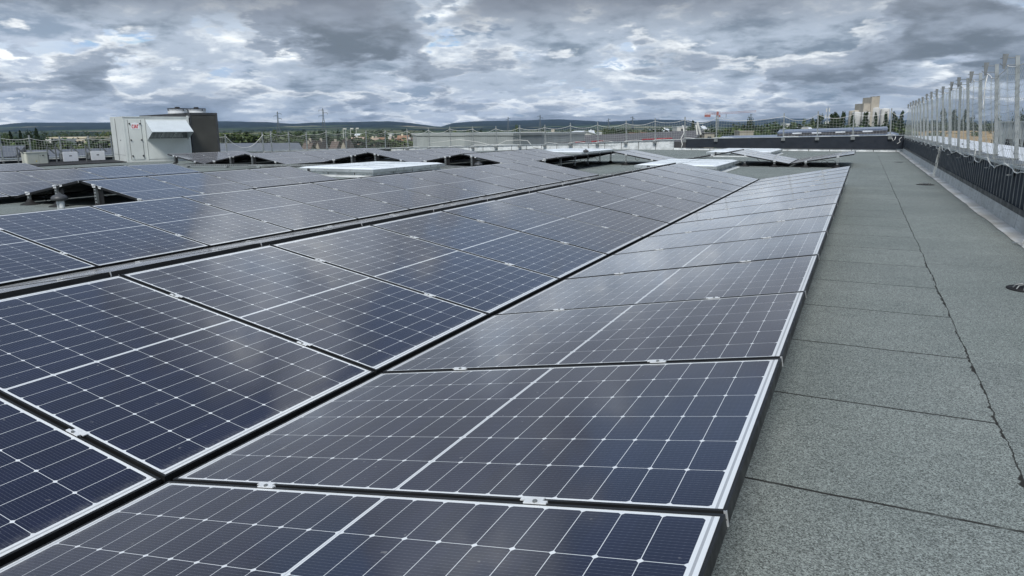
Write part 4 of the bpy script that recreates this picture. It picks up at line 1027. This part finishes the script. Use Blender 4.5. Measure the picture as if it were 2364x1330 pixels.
slab('solar_roof_building', 'dark solar roof behind the sagging net bay', 'building', [(490, 350, 70), (700, 345, 78), (690, 329.5, 125), (490, 331, 115)], .15, 'solar_roof')
building('apartment_building', 'long cream block of flats behind the left net', 'building', 106, 196, 190, 185, 317, 12, 'cream', 'cream', win=6)
building('apartment_building', 'white end block at the left of the cream flats', 'building', 104, 114, 170, 170, 321, 10, 'whitewall', 'whitewall', win=1)
for i, (pxa, pxb, yt, D, w_, rf, al) in enumerate([(698, 710, 326, 190, 'stone', 'brownroof', False), (724, 736, 326, 195, 'stone', 'brownroof', False), (758, 770, 328, 190, 'stone', 'brownroof', True), (783, 797, 324, 190, 'stone', 'brownroof', False),
        (806, 832, 318, 240, 'whitewall', 'paleroof', True), (846, 866, 320, 235, 'cream', 'paleroof', True), (852, 880, 319, 250, 'stone', 'terracotta', True), (896, 915, 320, 260, 'cream', 'paleroof', True), (915, 938, 314, 250, 'cream', 'terracotta', True), (934, 948, 323, 230, 'whitewall', 'brownroof', False), (946, 966, 319, 240, 'whitewall', 'brownroof', True), (690, 706, 333, 170, 'stone', 'brownroof', True)]):
    nm = ['first', 'second', 'third', 'fourth', 'fifth', 'sixth', 'seventh', 'eighth', 'ninth', 'tenth', 'eleventh', 'twelfth'][i]
    if i == 8: lb = 'cream house with the large bright orange roof'
    elif i == 11: lb = 'lowest house at the right end of the dark solar roof'
    else: lb = '%s tiled house from the left between dark solar roof and grey box' % nm
    building('house', lb, 'house', pxa, pxb, D, D, yt, 9, w_, rf, gable=2.4, ridge_along=al, win=2, group='tiled houses beyond the far parapet')
building('warehouse', 'large flat grey box building beyond the far parapet', 'building', 962, 1184, 118, 110, 308, 30, 'greybox', flat_t=.4)
building('warehouse_annex', 'smooth darker wall section at the right of the grey box', 'building', 1184, 1250, 109, 116, 306.5, 20, 'greybox2', flat_t=.4)
building('house', 'left gable of the twin gabled stone house', 'house', 1251, 1268, 130, 130, 314, 9, 'stone', 'brownroof', gable=1.8, ridge_along=False, win=1)
building('house', 'right taller gable of the twin gabled stone house', 'house', 1270, 1288, 132, 132, 308, 9, 'stone', 'brownroof', gable=2.2, ridge_along=False, win=2)
building('barn', 'bright white shed behind the twin gabled house', 'shed', 1292, 1314, 260, 255, 303.5, 14, 'whitewall', 'whiteroof', gable=1.5)
building('house', 'tan hipped roof house right of the twin gables', 'house', 1303, 1328, 190, 190, 308, 10, 'cream', 'paleroof', gable=3.2, ridge_along=False)
for i, (pxa, pxb, yt, D, lb) in enumerate([(1343, 1352, 310, 300, 'small white cube house among pale trees'), (1364, 1376, 309, 290, 'small white gabled house left of the third fence post'), (1384, 1398, 306, 320, 'pinkish house left of the dark tree belt'), (1362, 1372, 302, 380, 'tiny white house high among the pale trees'), (1508, 1524, 298, 360, 'low white shed right of the tree belt'), (1533, 1546, 298, 370, 'second low white shed right of the tree belt'), (1563, 1586, 292, 330, 'tall white shed left of the tall fence post'), (1623, 1631, 292, 420, 'small white block right of the pointed conifer'), (1623, 1640, 297, 330, 'low white house right of the pointed conifer'), (1450, 1462, 309, 300, 'tiny grey tank house above the grey roof'), (1814, 1822, 285, 500, 'tiny white house above the blue roof'), (1806, 1826, 297, 300, 'white flat house just above the blue roof'), (1838, 1866, 293, 320, 'white tent like roof above the blue roof'), (1870, 1880, 295, 320, 'white gable right of the tent like roof'), (895, 905, 309, 600, 'far white block under the hills left of the grey box'), (818, 830, 309, 600, 'far white block behind the lime green tree')]):
    building('white_house', lb, 'house', pxa, pxb, D, D, yt, 10, 'whitewall', 'whiteroof', gable=(1.2 if i % 2 else None), win=1 if i < 9 else 0)
o = thing('red_striped_shed', 'white oblong shelter carried on poles above the distant fields', 'shelter', at(811, 300, 500)); o.location.z = GZ
for k_, pxa in enumerate((792, 809, 822)):
    a = at(pxa, 297.5-k_*.5, 500); b_ = at(pxa+8-k_, 297.5-k_*.5, 500); m = MB(); m.bar(Vector(a)-Vector(o.location), Vector(b_)-Vector(o.location), 1.0, .8); m.bar(Vector((a.x, a.y, GZ))-Vector(o.location), Vector(a)-Vector(o.location), .3); m.build('canopy', M['whitewall'], o)
# long grey slate roof with red trailers
slab('long_shed', 'long dark slate roof stretching behind the silver parapet', 'building', [(1270, 336, 110), (1600, 326, 130), (1625, 300, 250), (1290, 315, 205)], .3, 'slate', part='roof')
building('shed', 'rusty brown roofed shed above the dark slate roof', 'shed', 1488, 1500, 255, 255, 307, 12, 'cream', 'brownsoil', gable=1.0)
building('shed', 'long white low wall above the dark slate roof', 'shed', 1500, 1547, 260, 262, 306, 8, 'whitewall', 'whiteroof')
building('shed', 'brown earth coloured shed left of the white low wall', 'shed', 1460, 1490, 262, 262, 308, 12, 'stone', 'brownsoil', gable=.8)
building('shed', 'rusty roofed shed below the tall white shed', 'shed', 1565, 1602, 262, 262, 305.5, 10, 'brownsoil', 'brownsoil')
building('brick_hut', 'grey brick hut left of the crane mast', 'hut', 1627, 1650, 190, 190, 306, 8, 'stone', 'slate', win=1)
building('ruin_wall', 'pinkish brick wall beneath the sunlit bush', 'wall', 1708, 1740, 200, 200, 302, 5, 'stone', 'stone')
for i, (xa, xb, ya_, yb_) in enumerate(((1331, 1348, 328, 327.5), (1368, 1391, 326.5, 325.5), (1484, 1550, 322, 319))):
    lb = ('short red canopy on the slate roof, leftmost', 'red canopy on the slate roof, middle one', 'longest red canopy on the slate roof')[i]
    o = thing('red_canopy', lb, 'canopy', at(xa, ya_, 112), group='red canopies on the slate roof'); n_ = max(3, (xb-xa)//5); P0 = Vector(o.location); P1 = at(xb, yb_, 114); d_ = (P1-P0)
    m = MB(); m.bar((0, 0, 0), d_, .5, .12); m.build('canopy_sheet', M['redpaint'], o)
    m = MB(); m.cur = 0
    for j in range(n_+1): q = d_*(j/n_); m.bar(q, q-Vector((0, 0, .55)), .08)
    m.bar((0, 0, -.3), d_-Vector((0, 0, .3)), .06); m.build('support_frame', M['redpaint'], o)
# blue roof with monitor at the right
slab('blue_roof_building', 'long blue grey metal roof behind the dark wall', 'building', [(1655, 322.5, 72), (2075, 308.5, 58), (2060, 305, 66), (1668, 314, 84)], .12, 'blueroof', part='roof')
o = slab('roof_monitor', 'raised blue roof monitor with four white roof lights', 'building', [(1795, 305, 72), (2050, 296.5, 60), (2048, 292, 64), (1800, 299.5, 78)], .15, 'blueroof', part='roof')
for px, py in ((1832, 308), (1877, 307), (1932, 305.3), (1995, 303.5)):
    D = 72-(px-1795)/255*12-1.2; p = at(px, py, D); q = at(px+16, py-.5, D-.5)
    r_ = Vector((p.x, p.y, 0)); m = MB(); A_ = Matrix.Rotation(-o.rotation_euler.z, 3, 'Z'); lo = Vector(o.location); m.bar(A_ @ (Vector(p)-lo), A_ @ (Vector(q)-lo), .5, .12); m.build('roof_light', M['white'], o)
for px, lb in ((1611, 'left leaning white pole beside the pointed conifer'), (1617, 'right leaning white pole beside the pointed conifer')):
    m = MB(); m.bar(at(px-4 if px < 1615 else px-7, 288 if px < 1615 else 282, 120), at(px-1 if px < 1615 else px+1, 311, 120), .22); tag(m.build('leaning_pole', M['whitewall']), lb, 'pole', 'leaning white poles')
# silo
D = 420; o = thing('grain_silo', 'tall tan grain silo with stepped tower and round drums', 'grain silo', at(1998, 300, D)); o.location.z = GZ; lo = Vector(o.location)
A0 = math.atan2(CAM_R.y, CAM_R.x); o.rotation_euler = (0, 0, A0); pxm = D/FOC
def sx(px): return (px-1998)*pxm
def sz(px, py): return zof(px, py, D)-GZ
for (xa, xb, yt, y_, nm) in ((1996, 2014, 226, 0, 'tower'), (1981, 1996, 240, 1, 'lower_tower'), (2013, 2013.9, 223, 0, 'tower_mast')):
    m = MB(); m.box(sx(xa), -5+y_, 0, sx(xb), 6+y_, sz(xa, yt)); m.build(nm, M['silotan'], o)
for (xa, xb, yt, off, c) in ((1957, 1976, 262, -4, 'silo'), (1964, 1990, 258, 4, 'silotan'), (1975, 1993, 262, -6, 'silo'), (2000, 2018, 252, -4, 'silo'), (2000, 2030, 248, 8, 'silotan'), (2019, 2038, 254, -5, 'silo')):
    r_ = (sx(xb)-sx(xa))/2; h = sz(xa, yt); m = MB(); m.lathe([(r_, 0), (r_, h), (r_*.95, h+.5), (.01, h+.9)], ((sx(xa)+sx(xb))/2, off, 0), 24); m.build('drum', M[c], o, True)
# mobile mast
p = at(1911, 262, 460); o = thing('radio_mast', 'thin mobile phone mast left of the grain silo', 'mast', (p.x, p.y, GZ)); h = at(1911, 247, 460).z-GZ
m = MB(); m.tube([(0, 0, 0), (0, 0, h)], [.5, .2], 6); m.build('pole', M['galv'], o)
m = MB()
for k_, (z_, w_) in enumerate(((h-2, .9), (h-6, 1.1), (h-10, .8))):
    for s_ in (-1, 1): m.box(s_*w_-.25, -.2, z_-1.2, s_*w_+.25, .2, z_+1.2); m.bar((0, 0, z_), (s_*w_, 0, z_), .2)
m.build('antenna', M['whitewall'], o)
# crane
D = 430; p = at(1655, 290, D); o = thing('tower_crane', 'red and white tower crane right of the tall fence post', 'tower crane', (p.x, p.y, GZ)); o.rotation_euler = (0, 0, A0-.25); pxm = D/FOC
h = at(1655, 266.5, D).z-GZ
def truss(m, a, b_, w_, n_, t_=.2):
    a, b_ = Vector(a), Vector(b_); dd = (b_-a); u = Vector((0, 1, 0)) if abs(dd.normalized().y) < .9 else Vector((1, 0, 0)); v_ = dd.normalized().cross(u)
    cs = [(u*x_+v_*y_)*w_/2 for x_, y_ in ((-1, -1), (1, -1), (1, 1), (-1, 1))]
    for c in cs: m.bar(a+c, b_+c, t_)
    for i in range(n_):
        for q in range(4): m.bar(a+dd*(i/n_)+cs[q], a+dd*((i+1)/n_)+cs[(q+1) % 4], t_*.7)
m = MB(); truss(m, (0, 0, 0), (0, 0, h), 1.4, 16, .28); m.build('mast', M['galv'], o)
m = MB(); truss(m, (0, 0, h+1), (22, 0, h+2.2), .9, 18, .09); m.build('jib', M['cranered'], o)
m = MB(); truss(m, (0, 0, h+1), (-7.5, 0, h+1), .9, 6, .12); m.box(-7.5, -.7, h-.9, -4, .7, h+.4); m.build('counterweight', M['cranered'], o)
m = MB(); m.box(-.6, -.6, h-.3, .6, .6, h+2.2); m.box(.8, -.5, h-1.0, 1.7, .5, h+.2); m.build('cab', M['cranered'], o)
m = MB(); m.bar((0, 0, h+2.6), (14, 0, h+2.2), .06); m.tube([(5, 0, h+1), (5, 0, h-1.5)], .12, 4); m.build('hoist', M['pylon'], o)
# pylons
for i, (px, py, D, lb, sc_) in enumerate(((640, 257.5, 1300, 'electricity pylon above the willow clump, left one', 1), (745, 250, 1150, 'tallest electricity pylon, above the broad dark tree', 1.05), (1173, 270.5, 2000, 'electricity pylon on the hills above the grey box', 1), (1247, 265.5, 1800, 'electricity pylon right of the grey box', 1), (1405, 273.5, 2300, 'faint electricity pylon above the middle hills', 1), (1461, 268.5, 2000, 'thin electricity pylon left of the tall fence post', 1))):
    t_ = at(px, py, D); h = t_.z-GZ; o = thing('electricity_pylon', lb, 'pylon', (t_.x, t_.y, GZ), A0+.1, 'electricity pylons'); m = MB(); w_ = h*.085; tk = D*.00042
    legs = [(-w_, -w_), (w_, -w_), (w_, w_), (-w_, w_)]
    for x_, y_ in legs: m.bar((x_, y_, 0), (x_*.22, y_*.22, h*.62), tk); m.bar((x_*.22, y_*.22, h*.62), (x_*.2, y_*.2, h*.93), tk); m.bar((x_*.2, y_*.2, h*.93), (0, 0, h), tk)
    for k_ in range(9):
        t0, t1 = k_/9, (k_+1)/9
        for q in range(4):
            s0, s1 = (1-.78*t0), (1-.78*t1); a, b_ = legs[q], legs[(q+1) % 4]; m.bar((a[0]*s0, a[1]*s0, h*.62*t0), (b_[0]*s1, b_[1]*s1, h*.62*t1), tk*.6)
    for k_ in range(6): z_ = h*(.62+.055*k_); m.bar((-w_*.22, -w_*.2, z_), (w_*.22, w_*.2, z_), tk*1.1)
    m.build('lattice_tower', M['pylon'], o)
    for z_, side in ((.80, -1), (.68, 1), (.90, 1)) if i % 2 == 0 else ((.82, 1), (.70, -1), (.92, -1)):
        m = MB(); m.bar((0, 0, h*z_), (side*h*.17, 0, h*(z_+.008)), tk*.9); m.bar((0, 0, h*(z_+.03)), (side*h*.17, 0, h*(z_+.008)), tk*.6); m.bar((side*h*.165, 0, h*z_), (side*h*.165, 0, h*(z_-.06)), tk*.9); m.build('cross_arm', M['pylon'], o)
# right: white canopy roof and ribbed building
o = thing('white_roof_building', 'lower white membrane roof just outside the right parapet', 'building', (4.3, 30, GZ))
m = MB(); m.box(0, -30, 7.9, 3.75, 45, 8.3); m.build('roof', varied('white_membrane', (.62, .66, .70), .5, 0, .12, .7), o); m = MB(); m.box(.1, -29.9, 0, 3.6, 44.9, 7.899); m.build('wall', M['whitewall'], o)
m = MB()
for i in range(14): m.box(1.2+(i % 3)*.8, -22+i*4.6, 8.3, 1.26+(i % 3)*.8, -21.94+i*4.6, 8.36)
m.build('roof_fixing', M['black'], o)
a, L_, ang = frame_of(2303, 2560, 62, 50); o = thing('ribbed_building', 'pale ribbed hall with dark openings right of the stubble field', 'building', (a.x, a.y, GZ), ang)
h = zof(2340, 283, 60)-GZ; m = MB(); x_ = 0
while x_ < L_: m.box(x_, -.06, 0, x_+.32, 0, h); x_ += .42
m.box(-.01, 0, 0, L_, 10, h-.02); m.build('ribbed_wall', M['ribwhite'], o)
m = MB(); m.box(-.2, -.15, h, L_, 10.2, h+.12); m.build('roof', M['ribwhite'], o)
for i in range(5): m = MB(); m.box(1.45+i*1.15, -.12, 3.3, 2.3+i*1.15, -.065, h-1.35); m.build('opening', M['black'], o)

# ------------------------------------------------------------------ air
def hz(q, b): pass
hm = bpy.data.materials.new('haze'); hm.use_nodes = True; hn = hm.node_tree.nodes; hn.clear()
pv = hn.new('ShaderNodeVolumePrincipled'); pv.inputs['Color'].default_value = (.50, .70, 1, 1); pv.inputs['Density'].default_value = 5e-5; pv.inputs['Anisotropy'].default_value = .1
ho = hn.new('ShaderNodeOutputMaterial'); hm.node_tree.links.new(pv.outputs[0], ho.inputs['Volume'])
m = MB(); m.box(-9500, -9500, -60, 9500, 9500, 320); kind(m.build('haze', hm), 'stuff'); tag(bpy.data.objects['haze'], 'pale blue haze over the distant hills', 'haze')
